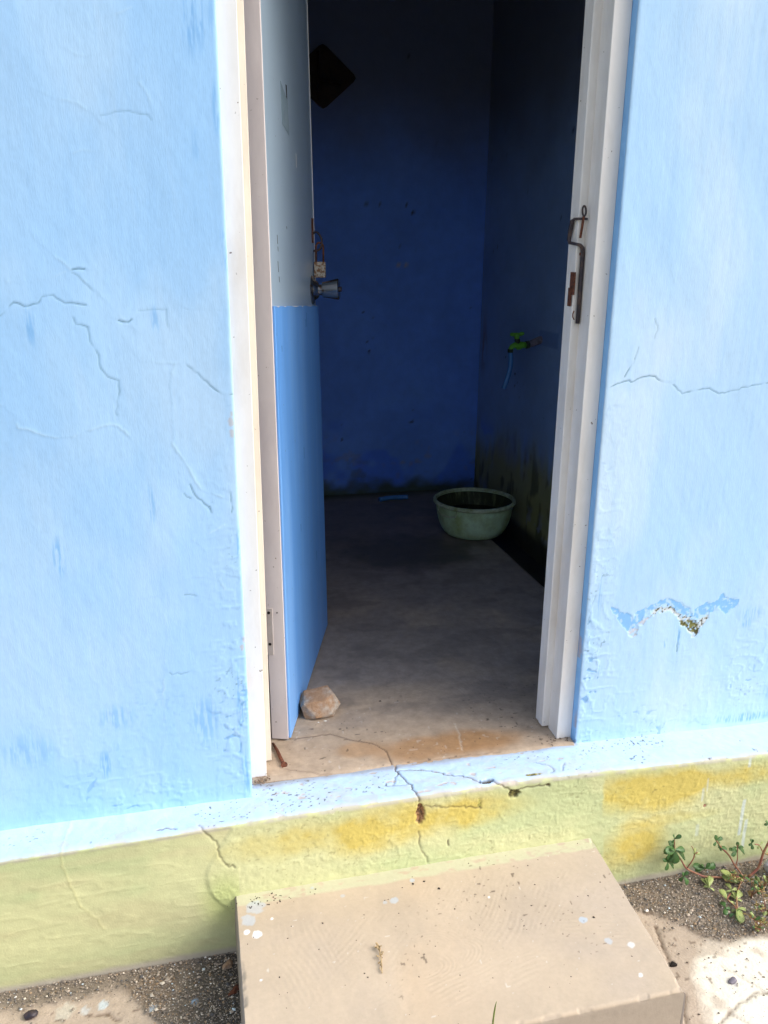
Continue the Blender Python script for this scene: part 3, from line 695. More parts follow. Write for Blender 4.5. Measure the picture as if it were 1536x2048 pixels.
# latch hardware on the right jamb
def fy(px, y=.067): return on_y(px, y)          # just proud of the stop's front face
def fx_(px, x=.3135): return on_x(px, x)        # just proud of the stop's inner face
rod_pts = [fy((1155,647)), fy((1158.5,600)), fy((1162,550)), fy((1165.5,505)), fy((1165,496)), fy((1160.5,490.5)), fy((1154,488.5)), fx_((1146,487)), fx_((1139.5,485.5)), fx_((1138,480)), fx_((1141,460)), fx_((1144.5,442)), fx_((1149,438)), fy((1160,437.5), .064), fy((1175,438), .062)]
tube('latch_rod', rod_pts, [.0043]*4+[.0042, .0038, .0030, .0030, .0034, .0042, .0048, .0040, .0026, .0024, .0022], M['steel'], fr, 10)
lp = [fy((1160.5,476), .064), fy((1164,455), .062), fy((1167.5,433), .060)]
ring = [fy((1168.5+3.6*math.sin(a), 422+10.0*math.cos(a)), .060) for a in np.linspace(.25, 2*math.pi-.25, 18)]
tube('latch_pin', lp, [.0026, .0027, .0026], M['rust'], fr, 8)
tube('pin_eye', [lp[2]]+ring+[lp[2]], .0020, M['steel'], fr, 8)
lathe('latch_stud', [(.0001,0),(.0036,0),(.0038,.002),(.003,.004),(.0001,.0045)], fy((1162,508), .071), (-.2,-1,0), M['rust'], fr, 12)
def plate(name, c, ux, uz, w, h, t, mat, parent, bev=.0006):
    """thin rectangular plate centred at c"""
    c = Vector(c); ux = Vector(ux).normalized(); uz = Vector(uz).normalized(); un = ux.cross(uz).normalized(); V = []; 
    for s in (-1, 1):
        for a, b in ((-1,-1),(1,-1),(1,1),(-1,1)): V.append(c+ux*a*w/2+uz*b*h/2+un*s*t/2)
    F = [(3,2,1,0),(4,5,6,7),(0,1,5,4),(1,2,6,5),(2,3,7,6),(3,0,4,7)]
    o = link(name, bm_mesh(name, V, F, False), mat, parent); bevel(o, bev, 2); return o
c = on_x((1145,567), .3178); plate('strike_plate', c, (0,1,0), (0,0,1), .020, .044, .003, M['rust'], fr)
c = on_x((1139,594), .3160); plate('strike_tongue', c, (0,1,0), (0,0,1), .013, .036, .0025, M['rust'], fr)
tube('staple_wire', [fx_(p, .3180) for p in ((1148,622),(1145.5,628),(1145.5,634),(1148,639))], .0012, M['rust'], fr, 6)

# ------------------------------------------------------------------ door leaf (swung inwards, slightly twisted)
HB = np.array([-.270, .151]); ANG0 = math.atan2(.184, .588)     # lean from +Y towards +X at the sill
def solve_twist():
    hz = on_y((519.5, 0), .147); z = hz[2]
    best = None
    for a in np.linspace(.05, .40, 701):
        p = np.array([hz[0]+.6163*math.sin(a), .147+.6163*math.cos(a), z+.06])
        d = AX @ (p-CAM); u = 768+FPX*d[0]/d[2]
        if best is None or abs(u-617) < best[0]: best = (abs(u-617), a)
    return hz[0], z, best[1]
HTX, HTZ, ANG1 = solve_twist()
def door_pt(s, n, z):
    """s along the leaf from the hinge arris, n out of the visible face"""
    t = z/HTZ; a = ANG0+(ANG1-ANG0)*t; hxp = HB[0]+(HTX-HB[0])*t; hy = HB[1]-.004*t
    return np.array([hxp+s*math.sin(a)+n*math.cos(a), hy+s*math.cos(a)-n*math.sin(a), z])
LEAF_T, LEAF_W = .037, .617
DZ0, DZ1 = .006, 1.945
def leaf_box(name, s0, s1, n0, n1, z0, z1, mat, parent, nz=40, ns=2, zslope=0.0, r=.0015):
    zz = np.linspace(z0, z1, nz); V = []; F = []
    prof = [(s0+r, n1), (s1-r, n1), (s1, n1-r), (s1, n0+r), (s1-r, n0), (s0+r, n0), (s0, n0+r), (s0, n1-r)]
    n = len(prof)
    for z in zz:
        for s, q in prof: V.append(door_pt(s, q, z+zslope*s*(z-z0)/(z1-z0)))
    for i in range(nz-1):
        for k in range(n): F.append((i*n+k, (i+1)*n+k, (i+1)*n+(k+1) % n, i*n+(k+1) % n))
    F.append(tuple(range(n))); F.append(tuple(range((nz-1)*n, nz*n))[::-1])
    return link(name, bm_mesh(name, V, F, False), mat, parent)
door = leaf_box('door', 0, LEAF_W, -LEAF_T, 0, DZ0, DZ1, M['leaf'], building)
tag(door, 'grey blue plastic door leaf standing open into the room')
leaf_box('edge_strip', -.0022, .0015, -LEAF_T-.001, .0012, DZ0-.002, DZ1, M['leaf_edge'], door)
leaf_box('edge_strip', LEAF_W-.001, LEAF_W+.002, -LEAF_T-.001, .0015, .95, DZ1, M['frame'], door)
kp = leaf_box('kick_panel', .0022, LEAF_W+.0045, .0002, .0060, DZ0-.001, .966, M['kick'], door, zslope=-.052)
kp['label'] = 'bright blue sheet covering the lower half of the door'
# hinge plate on the hinge edge
def edge_pt(n, z, off=0): return door_pt(-.0024-off, n, z)
c = (edge_pt(-.031, .275)); hp = plate('hinge_plate', edge_pt(-.0315, .272, .0006), edge_pt(-.02, .27)-edge_pt(-.03, .27), (0,0,1), .0150, .112, .0024, M['hinge'], door)
for z in (.318, .243):
    lathe('screw', [(.0001,0),(.0033,0),(.0033,.0012),(.0001,.0014)], edge_pt(-.0315, z, .0015), edge_pt(0, z, .01)-edge_pt(0, z), M['black'], hp, 14)
lathe('screw', [(.0001,0),(.0016,0),(.0016,.001),(.0001,.0012)], edge_pt(-.0135, .318, -.0002), edge_pt(0, .3, .01)-edge_pt(0, .3), M['black'], door, 10)
# knob
KS, KZ = .556, .976
kn = Vector(door_pt(KS, 1, KZ)-door_pt(KS, 0, KZ)).normalized()
kaxis = (kn+Vector((0, 0, .04))).normalized()
k0 = Vector(door_pt(KS, 0, KZ))
knob = lathe('door_knob', [(.0001,.008),(.0135,.008),(.0135,.026),(.0185,.027),(.0195,.030),(.0200,.034),(.0262,.064),(.0265,.068),(.0245,.0705),(.0001,.0705)], k0, kaxis, M['chrome'], door)
lathe('knob_rose', [(.0001,-.001),(.036,-.001),(.0365,.0015),(.034,.004),(.026,.0065),(.022,.013),(.0165,.018),(.0001,.018)], k0, kaxis, M['chrome'], knob)
lathe('key_button', [(.0001,.068),(.0065,.068),(.0065,.0755),(.0055,.0765),(.0001,.0765)], k0, kaxis, M['steel'], knob, 20)
# hasp: strap screwed near the free edge with a staple loop
plate('hasp_plate', door_pt(.588, .0015, 1.122), door_pt(.6, 0, 1.1)-door_pt(.5, 0, 1.1), (0,0,1), .022, .060, .0025, M['rust'], door)
stp = [door_pt(.590, .002, 1.115), door_pt(.590, .010, 1.119), door_pt(.590, .020, 1.110), door_pt(.590, .024, 1.097), door_pt(.590, .021, 1.082), door_pt(.590, .014, 1.074), door_pt(.590, .002, 1.072)]
tube('hasp_staple', smooth_path(stp, 4), .0026, M['steel'], door, 8)
# worn sticker mark on the leaf
def leaf_patch(name, pts, mat, n=.0007):
    V = []; 
    for q in (0.0001, n):
        for s, z in pts: V.append(door_pt(s, q, z))
    k = len(pts); F = [tuple(range(k))[::-1], tuple(range(k, 2*k))]+[(i, (i+1) % k, k+(i+1) % k, k+i) for i in range(k)]
    return link(name, bm_mesh(name, V, F, False), mat, door)
M['kick_dark'] = surf('kick_scratch', .5, .1, 60, (), .3, base=(.06, .17, .42))
M['scuff'] = surf('leaf_scuff', .6, .1, 60, (), .3, base=(.09, .10, .10))
M['tape'] = surf('old_tape_mark', .5, .1, 60, (), .3, base=(.20, .28, .34), base2=(.24, .32, .38), bscale=40)
leaf_patch('tape_mark', [(.185,1.395),(.265,1.372),(.275,1.305),(.190,1.318)], M['tape'])
for s0, s1, t0 in ((.02, .055, .0016), (.10, .13, .0010), (.20, .30, .0014), (.335, .36, .0022), (.42, .52, .0012), (.56, .60, .0016)):
    zt_ = .9655-.052*s0
    o_ = leaf_patch('paint_chip', [(s0, zt_), ((s0+s1)/2, zt_-.052*(s1-s0)/2-t0), (s1, .9655-.052*s1), ((s0+s1)/2, zt_-.052*(s1-s0)/2+.0006)], M['frame'], .0066)
for s0, z0, dz in ((.40, .93, .035), (.385, .915, .02), (.06, .885, .014), (.30, .62, .03), (.22, .45, .02), (.45, .30, .03)):
    leaf_patch('scratch', [(s0, z0), (s0+.004, z0-.002), (s0+.003, z0-dz), (s0+.0008, z0-dz+.003)], M['kick_dark'], .0063)
for s0, z0, dz in ((.085, 1.10, .018), (.088, 1.078, .010), (.083, 1.05, .022), (.09, 1.02, .012), (.36, 1.28, .030), (.20, 1.12, .006)):
    leaf_patch('scratch', [(s0, z0), (s0+.003, z0-.002), (s0+.004, z0-dz), (s0+.001, z0-dz+.003)], M['scuff'] if s0 < .3 else M['frame'], .0006)
leaf_patch('scratch', [(.250,1.400),(.262,1.400),(.262,1.372),(.255,1.372)], M['black'])

# ------------------------------------------------------------------ padlock
pb = Vector(door_pt(.590, .017, 1.026)); pu = Vector(door_pt(.59, .02, 1)-door_pt(.59, 0, 1)).normalized()
padlock = empty('padlock', pb); tag(padlock, 'rust flecked padlock hanging from the hasp above the door knob', 'padlock')
fx = (Vector((1, -.25, 0))).normalized()
bo = plate('padlock_body', pb, fx, (0,0,1), .030, .040, .015, M['brass'], padlock, .0025)
sh = [pb+fx*(-.0095)+Vector((0,0,.016)), pb+fx*(-.0095)+Vector((0,0,.055))]+[pb+fx*(-.0095*math.cos(a))+Vector((0,0,.055+.012*math.sin(a))) for a in np.linspace(.3, math.pi-.3, 7)]+[pb+fx*.0095+Vector((0,0,.055)), pb+fx*.0095+Vector((0,0,.016))]
tube('shackle', sh, .0026, M['rust'], padlock, 8)

# ------------------------------------------------------------------ concrete step
def step():
    x0, x1, zt = -.412, .372, -.166
    yf = float(on_z((1365,1980), zt)[1]); yb = PL_Y+.01
    # cross-section from back edge over the front to the ground
    r = .006; prof = [(y, zt) for y in np.arange(yb, yf+r, -.002)]
    for k in range(1, 6):
        a = k/6*math.pi/2; prof.append((yf+r-r*math.sin(a), zt-r+r*math.cos(a)))
    prof += [(yf, z) for z in np.arange(zt-r-.001, -.345, -.003)]
    prof = np.array(prof); arc = np.concatenate([[0], np.cumsum(np.hypot(*np.diff(prof, axis=0).T))])
    xs = np.arange(x0, x1+.001, .002); xs[-1] = x1
    X, A = np.meshgrid(xs, arc); Yb = prof[:, :1]+0*X; Zb = prof[:, 1:]+0*X
    top = sstep(zt-.008, zt-.003, Zb)
    # trowel sweeps
    tl = np.zeros(X.shape)
    for k, (dx, dy, f, cx, cy, rx, ry) in enumerate(((.80,.60,620,.12,.16,.16,.10),(.62,.78,560,-.16,.20,.12,.10),(-.25,.97,640,.25,.26,.12,.08),(.9,.44,700,.05,.10,.10,.05),(.97,-.2,600,-.30,.20,.08,.12),(.75,.66,520,.26,.14,.09,.07),(.3,.95,660,.0,.31,.25,.05))):
        wv_ = fbm(X*7+k*3, A*7, 640+k, 2)*26+fbm(X*2.5+k, A*2.5, 650+k, 2)*20
        m1 = sstep(1.2, .4, np.hypot((X-cx)/rx, (A-cy)/ry)+.5*(fbm(X*15, A*15, 660+k, 2)-.5))*sstep(.35, .65, fbm(X*40*dy+k, A*40*dx, 670+k, 3))
        tl += m1*np.sin((X*dx+A*dy)*f+wv_)
    c0 = on_z((880,1890), zt)
    for k, (ox, oy, rr0) in enumerate(((0,0,.05),(.03,-.02,.045),(-.025,-.035,.04))):
        rr = np.hypot(X-c0[0]-ox, (Yb-c0[1]-oy)*1.5+.02*fbm(X*20, A*20, 680+k, 2)); th = np.arctan2(Yb-c0[1]-oy, X-c0[0]-ox+.0)
        tl += np.exp(-((rr-rr0)/.022)**2)*sstep(.1, .8, np.cos(th-1.2+k))*np.sin(rr*760+8*fbm(X*12, A*12, 690+k, 2))*1.2
    chipn = sstep(.60, .78, fbm(X*34, A*34, 695, 3)); eg = np.exp(-((Yb-yf)/.006)**2-((Zb-zt)/.006)**2)+(np.exp(-((X-x0)/.005)**2)+np.exp(-((X-x1)/.005)**2))*top
    h = -.0035*chipn*np.clip(eg, 0, 1) + top*.00016*tl + .003*(fbm(X*4, A*4, 604, 3)-.5) + .0007*(fbm(X*70, A*70, 605, 2)-.5)
    C = np.zeros(X.shape+(3,))+np.array([.505, .41, .305])
    C = C*(1+.22*(fbm(X*7, A*7, 606, 4)-.5)[..., None])
    C = mix(C, [.56, .42, .28], sstep(.45, .65, fbm(X*4+2, A*4, 607, 3))*sstep(.1, -.25, X)*.7)
    C = mix(C, [.44, .37, .31], sstep(.5, .7, fbm(X*3+8, A*5, 608, 3))*.5)
    C = C*(1+.022*tl*top)[..., None]
    C = mix(C, [.30, .25, .20], sstep(.56, .72, fbm(X*10, A*10, 696, 5))*top*.13)
    C = mix(C, [.34, .29, .24], np.clip(eg, 0, 1)*chipn*.6)
    C = mix(C, [.33, .285, .24], (1-top)*.6)  # front face darkened in colour to carry its shading
    dist = -(Yb-PL_Y)
    band = sstep(.034, .026, dist+.010*(fbm(X*16, A*16, 609, 3)-.5))*top
    C = mix(C, [.52, .525, .355], band*sstep(.25, .50, fbm(X*50, A*90, 610, 3)+.06)*.8)
    def dot(zx, zy, r, c3, a=1.0, rag=.35):
        nonlocal C
        c = on_z((440+zx*.625, 1650+zy*.625), zt); e = np.hypot(X-c[0], Yb-c[1])/(r*.00066)+rag*2*(fbm(X*130, A*130, 611, 2)-.5)
        C = mix(C, c3, sstep(1.15, .85, e)*a*top)
    W3 = [.80, .80, .80]; B3 = [.46, .52, .58]
    for q in ((88,342,9,W3),(124,349,14,W3),(115,262,28,B3,.6),(95,305,22,B3,.65),(1195,297,12,B3,.9),(1285,365,11,B3,.6),(1360,375,11,[.68,.68,.66],.8),(1398,470,6,W3,.8),(570,238,13,B3,.7),(625,176,8,B3,.8),(880,228,4,W3),(540,246,7,B3,.6),(400,225,7,B3,.5),(140,495,4,W3),(170,300,4,W3),(300,200,5,B3,.6)): dot(*q)
    sp = sstep(.90, .94, vnoise(X*150, A*150, 612))*sstep(.55, .7, fbm(X*8, A*8, 613, 2))*top; C = mix(C, [.10, .07, .05], sp*.7)
    sp = sstep(.965, .985, vnoise(X*140+3, A*140, 614))*top; C = mix(C, [.66, .64, .58], sp*.6)
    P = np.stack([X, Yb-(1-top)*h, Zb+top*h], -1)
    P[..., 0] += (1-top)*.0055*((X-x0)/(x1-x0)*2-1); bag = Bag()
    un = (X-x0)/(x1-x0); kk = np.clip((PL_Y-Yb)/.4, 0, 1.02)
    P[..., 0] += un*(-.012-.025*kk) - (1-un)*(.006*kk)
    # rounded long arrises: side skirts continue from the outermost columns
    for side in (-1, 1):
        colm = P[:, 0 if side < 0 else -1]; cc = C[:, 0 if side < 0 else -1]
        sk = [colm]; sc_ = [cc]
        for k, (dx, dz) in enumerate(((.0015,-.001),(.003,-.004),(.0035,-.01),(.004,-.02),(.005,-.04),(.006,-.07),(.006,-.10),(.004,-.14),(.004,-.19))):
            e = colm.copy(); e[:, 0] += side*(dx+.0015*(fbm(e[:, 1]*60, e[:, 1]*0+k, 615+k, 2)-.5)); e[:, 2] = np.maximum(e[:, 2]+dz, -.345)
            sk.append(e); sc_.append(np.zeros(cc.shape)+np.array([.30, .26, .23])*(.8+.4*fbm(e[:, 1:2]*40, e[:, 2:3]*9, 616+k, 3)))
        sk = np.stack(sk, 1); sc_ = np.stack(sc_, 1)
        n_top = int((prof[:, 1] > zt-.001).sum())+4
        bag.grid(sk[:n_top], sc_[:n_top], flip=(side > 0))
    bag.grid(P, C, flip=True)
    o = bag.build('concrete_step', M['step'])
    tag(o, 'trowelled beige cement doorstep with lime paint band against the plinth', 'step')
    return yf, zt
STEP_YF, STEP_Z = step()

# ------------------------------------------------------------------ ground
def in_gravel(X, Y):
    """0..1 cover of loose grit; a strip along the plinth, wider left of the step and at the weeds"""
    d = PL_Y-Y
    wl = np.where(X < -.41, .055+.30*sstep(-.66, -.42, X), .10+.13*sstep(.45, .60, X))
    wl = wl*(1-.6*((X > -.41) & (X < .37)))
    wl = wl + .05*(fbm(X*9, Y*9, 700, 3)-.5)
    return sstep(0, .03, wl-d)
def ground():
    xs = np.concatenate([-np.geomspace(60, 1.1, 26), np.arange(-1.08, 1.12, .0045), np.geomspace(1.15, 60, 26)])
    ys = np.concatenate([-np.geomspace(60, .85, 28), np.arange(-.84, -.10, .0045), [-.09, .0, 3, 30, 60]])
    X, Y = np.meshgrid(xs, ys)
    near = sstep(1.6, 1.0, np.abs(X))*sstep(-1.3, -.8, Y)
    h = near*(.006*(fbm(X*4, Y*4, 701, 3)-.5)+.002*(fbm(X*30, Y*30, 702, 3)-.5))
    g = in_gravel(X, Y)*near
    h += g*(.004*(fbm(X*110, Y*110, 703, 3)-.5)+.003) - (1-near)*.004
    C = np.zeros(X.shape+(3,))+np.array([.43, .35, .275])
    C = C*(1+.3*(fbm(X*8, Y*8, 704, 4)-.5)[..., None])
    pale = sstep(-.02, .02, X-np.interp(Y, [-.55, -.487, -.435, -.389, -.348, -.295, -.274, -.2], [.45, .455, .462, .470, .506, .56, .62, .8])+.07*(fbm(X*16, Y*16, 705, 4)-.5))*sstep(-.22, -.28, Y+.06*(fbm(X*10, Y*10, 706, 3)-.5))
    patch = sstep(.54, .66, fbm(X*13, Y*13, 707, 4))
    C = mix(C, [.74, .69, .585], pale*(1-.7*patch))
    far = 1-near; C = mix(C, [.12, .12, .07], far)
    C = mix(C, [.16, .135, .105], g*.85*sstep(.2, .5, fbm(X*20, Y*20, 708, 3)+.15))
    C = mix(C, [.24, .18, .125], g*sstep(.5, .7, fbm(X*12+5, Y*12, 709, 3))*.7)
    step_shade = sstep(-.56, -.44, X)*(X < -.41)*near; C = mix(C, [.06, .055, .05], step_shade*.7*sstep(-.70, -.40, Y))  # soft shadow of the step put into the ground colour on its left
    for i, (L, a) in enumerate([([(1310,1850),(1328,1900),(1345,1930)], 1.0), ([(1440,2048),(1475,2010),(1505,1990),(1536,1985)], .8), ([(1460,2030),(1500,2048)], .5), ([(190,2030),(215,2025),(240,2040)], .8), ([(1370,1990),(1372,2048)], .9), ([(1440,1930),(1490,1960),(1536,1990)], .35)]):
        d, s = poly_dist(X, Y, rough_line(np.array([on_z(p, GZ)[:2] for p in L]), .002, .01, 720+i)); h -= .004*a*np.exp(-(d/.003)**2); C = mix(C, [.12, .08, .05], a*np.exp(-(d/.0025)**2)*.9)
    for (a, b, r, c3) in ((1345,1928,.008,[.08,.06,.05]),(205,2010,.010,[.50,.56,.58]),(305,2017,.007,[.48,.55,.60]),(390,2005,.006,[.35,.48,.62]),(170,2020,.009,[.5,.5,.48]),(130,2025,.02,[.5,.46,.38]),(1465,1965,.012,[.45,.43,.42])):
        c = on_z((a, b), GZ); C = mix(C, c3, sstep(1.1, .8, np.hypot(X-c[0], Y-c[1])/r+.8*(fbm(X*120, Y*120, 730, 2)-.5))*.9)
    sp = sstep(.90, .93, vnoise(X*110, Y*110, 731))*near; C = mix(C, [.14, .10, .07], sp*.7)
    bag = Bag(); bag.grid(np.stack([X, Y, GZ+h], -1), C)
    o = bag.build('ground', M['ground']); tag(o, kind='structure')
ground()

def blob_geo(rg, sub=1):
    """irregular little stone: jittered octahedron split once"""
    V = [np.array(v, float) for v in ((1,0,0),(-1,0,0),(0,1,0),(0,-1,0),(0,0,1),(0,0,-1))]
    F = [(0,2,4),(2,1,4),(1,3,4),(3,0,4),(2,0,5),(1,2,5),(3,1,5),(0,3,5)]
    for _ in range(sub):
        mid = {}; NF = []
        def mp(a, b):
            k = (min(a, b), max(a, b))
            if k not in mid: v = V[a]+V[b]; V.append(v/np.linalg.norm(v)); mid[k] = len(V)-1
            return mid[k]
        for a, b, c in F:
            ab, bc, ca = mp(a, b), mp(b, c), mp(c, a); NF += [(a,ab,ca),(b,bc,ab),(c,ca,bc),(ab,bc,ca)]
        F = NF
    V = np.array(V)*(1+rg.uniform(-.25, .25, (len(V), 1))); return V, np.array(F)
def scatter(name, spots, sizes, cols, mat, squash=.6, sub=0, seed=5):
    rg = np.random.default_rng(seed); VV = []; FF = []; CC = []; n = 0
    protos = [blob_geo(rg, sub) for _ in range(8)]
    for (x, y, z), s, c in zip(spots, sizes, cols):
        V, F = protos[rg.integers(8)]; a = rg.uniform(0, 6.28); ca, sa = math.cos(a), math.sin(a)
        k = np.array([rg.uniform(.75, 1.3), rg.uniform(.7, 1.0), rg.uniform(.6, 1)*squash]); v = V*k*s
        v = np.stack([v[:, 0]*ca-v[:, 1]*sa, v[:, 0]*sa+v[:, 1]*ca, v[:, 2]], -1)+np.array([x, y, z+.3*s*squash])
        VV.append(v); FF.append(F+n); CC.append(np.broadcast_to(c, v.shape)); n += len(v)
    return link(name, mesh_np(name, np.concatenate(VV), np.concatenate(FF), np.concatenate(CC), False), mat)
def grit():
    rg = np.random.default_rng(21); n = 62000
    X = rg.uniform(-1.0, 1.05, n); Y = PL_Y-rg.uniform(0, .45, n)**1.0
    X2 = np.concatenate([rg.uniform(-.62, -.42, 6000), rg.uniform(.37, 1.0, 9000)]); Y2 = PL_Y-np.concatenate([rg.uniform(0, .42, 6000), rg.uniform(0, .20, 9000)])
    X = np.concatenate([X, X2]); Y = np.concatenate([Y, Y2])
    p = in_gravel(X, Y)*.9+.03; keep = (rg.uniform(0, 1, len(X)) < p) & ~((X > -.418) & (X < .378) & (Y > STEP_YF-.003))
    X, Y = X[keep], Y[keep]; m_ = len(X)
    s = .0008+.00065*rg.exponential(1, m_); s = np.minimum(s, .0055)
    pal = np.array([[.13,.11,.09],[.20,.165,.13],[.30,.25,.20],[.44,.39,.32],[.09,.085,.085],[.26,.18,.11],[.62,.60,.56],[.45,.52,.56]])
    
    c = pal[rg.choice(8, m_, p=[.25,.27,.20,.07,.10,.09,.012,.008])]*rg.uniform(1.0, 1.6, (m_, 1))
    o = scatter('gravel', np.stack([X, Y, np.full(m_, GZ+.0042)], -1), s, c, M['grit'], .7, 0, 22)
    tag(o, 'loose dark grit and fine gravel lying along the foot of the plinth', 'gravel', kind='stuff')
grit()
def crumbs():
    rg = np.random.default_rng(31); pts = []; sz = []; cc = []
    def add(p, s, c): pts.append(p); sz.append(s); cc.append(c)
    DK = np.array([.06, .045, .035])
    for _ in range(45):      # ledge
        x = rg.normal(-.30, .16) if rg.random() < .6 else rg.uniform(-.85, .85); y = rg.uniform(-.105, -.02)
        add((x, y, -.004+.05*y), rg.uniform(.0010, .0026), DK*rg.uniform(.6, 1.6))
    for _ in range(80):       # step
        add((rg.uniform(-.40, .36), rg.uniform(STEP_YF+.02, -.13), STEP_Z), rg.uniform(.0009, .0022), DK*rg.uniform(.6, 2))
    for _ in range(40):
        add((rg.normal(-.36, .03), rg.uniform(-.165, -.13), STEP_Z), rg.uniform(.001, .0024), DK)
    for _ in range(90):       # sill
        add((rg.uniform(-.33, .32), rg.uniform(.01, .22)**1.1, .0), rg.uniform(.0008, .0019), DK*rg.uniform(.7, 2))
    for _ in range(70):
        add((rg.normal(-.345, .012), rg.normal(.012, .008), .0), rg.uniform(.001, .003), np.array([.20, .13, .08])*rg.uniform(.5, 1.3))
    for _ in range(40):
        add((rg.normal(.335, .02), rg.normal(.02, .008), .0), rg.uniform(.001, .0028), np.array([.16, .12, .09])*rg.uniform(.5, 1.3))
    for _ in range(120):      # pale yard right
        x = rg.uniform(.38, .95); y = rg.uniform(-.55, -.2); add((x, y, GZ+.002), rg.uniform(.001, .0026), DK*rg.uniform(.7, 2.5))
    for px, s in (((826,1768),.005),((848,1763),.0045),((878,1777),.006),((1187,1835),.006),((1048,1852),.0035),((920,1951),.004)):
        q = on_z(px, STEP_Z); add(q, s*.7, DK*.8)
    for px in ((637,1445),(651,1442)): q = on_z(px, 0); add(q, .004, np.array([.7, .68, .62]))
    for px in ((760,1403),(795,1403)): q = on_z(px, 0); add(q, .005, DK)
    o = scatter('crumbs', pts, sz, cc, M['grit'], .5, 0, 32)
    tag(o, 'dark crumbs of soil and flakes scattered over ledge, step and sill', 'debris', kind='stuff')
crumbs()

# ------------------------------------------------------------------ stones
def stone(name, px, z, size, mat, label, cat, seed, rz=0.0, sq=(1, .8, .7), sub=3, cut=9):
    rg = np.random.default_rng(seed); V, F = blob_geo(rg, 0); V = V/np.linalg.norm(V, axis=1)[:, None]; Fq = F
    # dense sphere, then planed off by random cutting planes for a broken-rock outline
    me0 = None
    Vs = [v for v in V]; Fs = [tuple(f) for f in F]
    for _ in range(sub):
        mid = {}; NF = []
        def mp(a, b):
            k = (min(a, b), max(a, b))
            if k not in mid: v = Vs[a]+Vs[b]; Vs.append(v/np.linalg.norm(v)); mid[k] = len(Vs)-1
            return mid[k]
        for a, b, c in Fs:
            ab, bc, ca = mp(a, b), mp(b, c), mp(c, a); NF += [(a,ab,ca),(b,bc,ab),(c,ca,bc),(ab,bc,ca)]
        Fs = NF
    V = np.array(Vs)
    for _ in range(cut):
        n = rg.normal(size=3); n /= np.linalg.norm(n); d = rg.uniform(.55, .80); k = V@n; V = V-np.maximum(k-d, 0)[:, None]*n
    V = V*np.array(sq)*size; V[:, 2] -= V[:, 2].min(); ca, sa = math.cos(rz), math.sin(rz)
    V = np.stack([V[:, 0]*ca-V[:, 1]*sa, V[:, 0]*sa+V[:, 1]*ca, V[:, 2]], -1)
    q = on_z(px, z); me = bm_mesh(name, V, Fs, False); me.set_sharp_from_angle(angle=R(24)); me.polygons.foreach_set('use_smooth', [True]*len(me.polygons))
    o = link(name, me, mat); o.location = (q[0], q[1], z-.002); tag(o, label, cat); return o
def rock():
    # broken block: flat sloping top, steep faceted front, undercut right foot
    pts = [(-.042,-.022,0),(.028,-.034,0),(.040,.028,0),(-.036,.034,0),(-.050,-.016,.036),(.053,-.014,.026),(.046,.03,.032),(-.046,.03,.034),(.022,-.043,.018),
           (-.044,-.022,.050),(.010,-.032,.060),(.038,-.004,.058),(.030,.028,.066),(-.030,.030,.060),(-.016,-.043,.010)]
    bm = bmesh.new()
    for p in pts: bm.verts.new(p)
    hull = bmesh.ops.convex_hull(bm, input=bm.verts[:])
    bmesh.ops.delete(bm, geom=[v for v in bm.verts if not v.link_faces], context='VERTS')
    bmesh.ops.bevel(bm, geom=bm.edges[:], offset=.0009, segments=1, affect='EDGES')
    bmesh.ops.triangulate(bm, faces=bm.faces[:])
    for _ in range(3):
        bmesh.ops.subdivide_edges(bm, edges=[e for e in bm.edges if e.calc_length() > .006], cuts=1); bmesh.ops.triangulate(bm, faces=bm.faces[:])
    co = np.array([v.co[:] for v in bm.verts])
    d = .0017*(fbm(co[:, 0]*90+co[:, 2]*25, co[:, 1]*90+co[:, 2]*60, 901, 4)-.5)*2
    for v, q in zip(bm.verts, d): v.co += v.co.normalized()*float(q)
    me = bpy.data.meshes.new('rock'); bm.to_mesh(me); bm.free(); me.polygons.foreach_set('use_smooth', [True]*len(me.polygons)); me.set_sharp_from_angle(angle=R(22))
    o = link('rock', me, M['rock']); q = on_z((638,1424), 0); o.location = (q[0], q[1], .001); o.rotation_euler.z = .12; o.scale = (.97, .97, .80)
    return tag(o, 'rough brown rock on the sill holding the blue door open', 'rock')
rock()
stone('pebble', (60,2036), GZ, .013, M['steel'], 'dark pebble on sandy ground below the lime plinth', 'pebble', 45, .4, (1.2, .8, .6), 2)
stone('pebble', (457,1934), GZ, .013, M['rock'], 'brown pebble in the dark grit against the side of the step', 'pebble', 46, .9, (1.2, .8, .6), 2)
stone('pebble', (468,1985), GZ, .012, M['rust'], 'reddish stone chip in dark grit beside the step', 'pebble', 47, .9, (1.4, .7, .5), 2)
stone('pebble', (1466,1963), GZ, .010, M['pipe'], 'grey chip lying on the pale cement beside the step', 'pebble', 48, .2, (1.2, .8, .5), 2)
stone('pebble', (1346,1930), GZ, .008, M['black'], 'black crumb at the end of the crack beside the step', 'pebble', 49, .2, (1.2, .9, .6), 2)
stone('boulder', (1556,1752), GZ, .040, M['palestone'], 'pale bluish stone behind the weeds against the plinth', 'stone', 50, .2, (1.1, .7, .8), 3)

# ------------------------------------------------------------------ rusty nail on the sill
nail = empty('nail', on_z((560,1512), 0)); tag(nail, 'rusty bent nail lying on the sill below the open door edge', 'nail')
a, b = Vector(on_z((546,1487), .006)), Vector(on_z((568,1529), .005))
tube('shank', [a, a.lerp(b, .35)+Vector((.001,0,.001)), a.lerp(b, .7), b], [.0028, .0038, .0040, .0040], M['rust'], nail, 8)
dr = (b-a).normalized(); lathe('head', [(.0001,0),(.0070,0),(.0072,.003),(.0001,.0034)], b, dr+Vector((0,0,.05)), M['rust'], nail, 16)

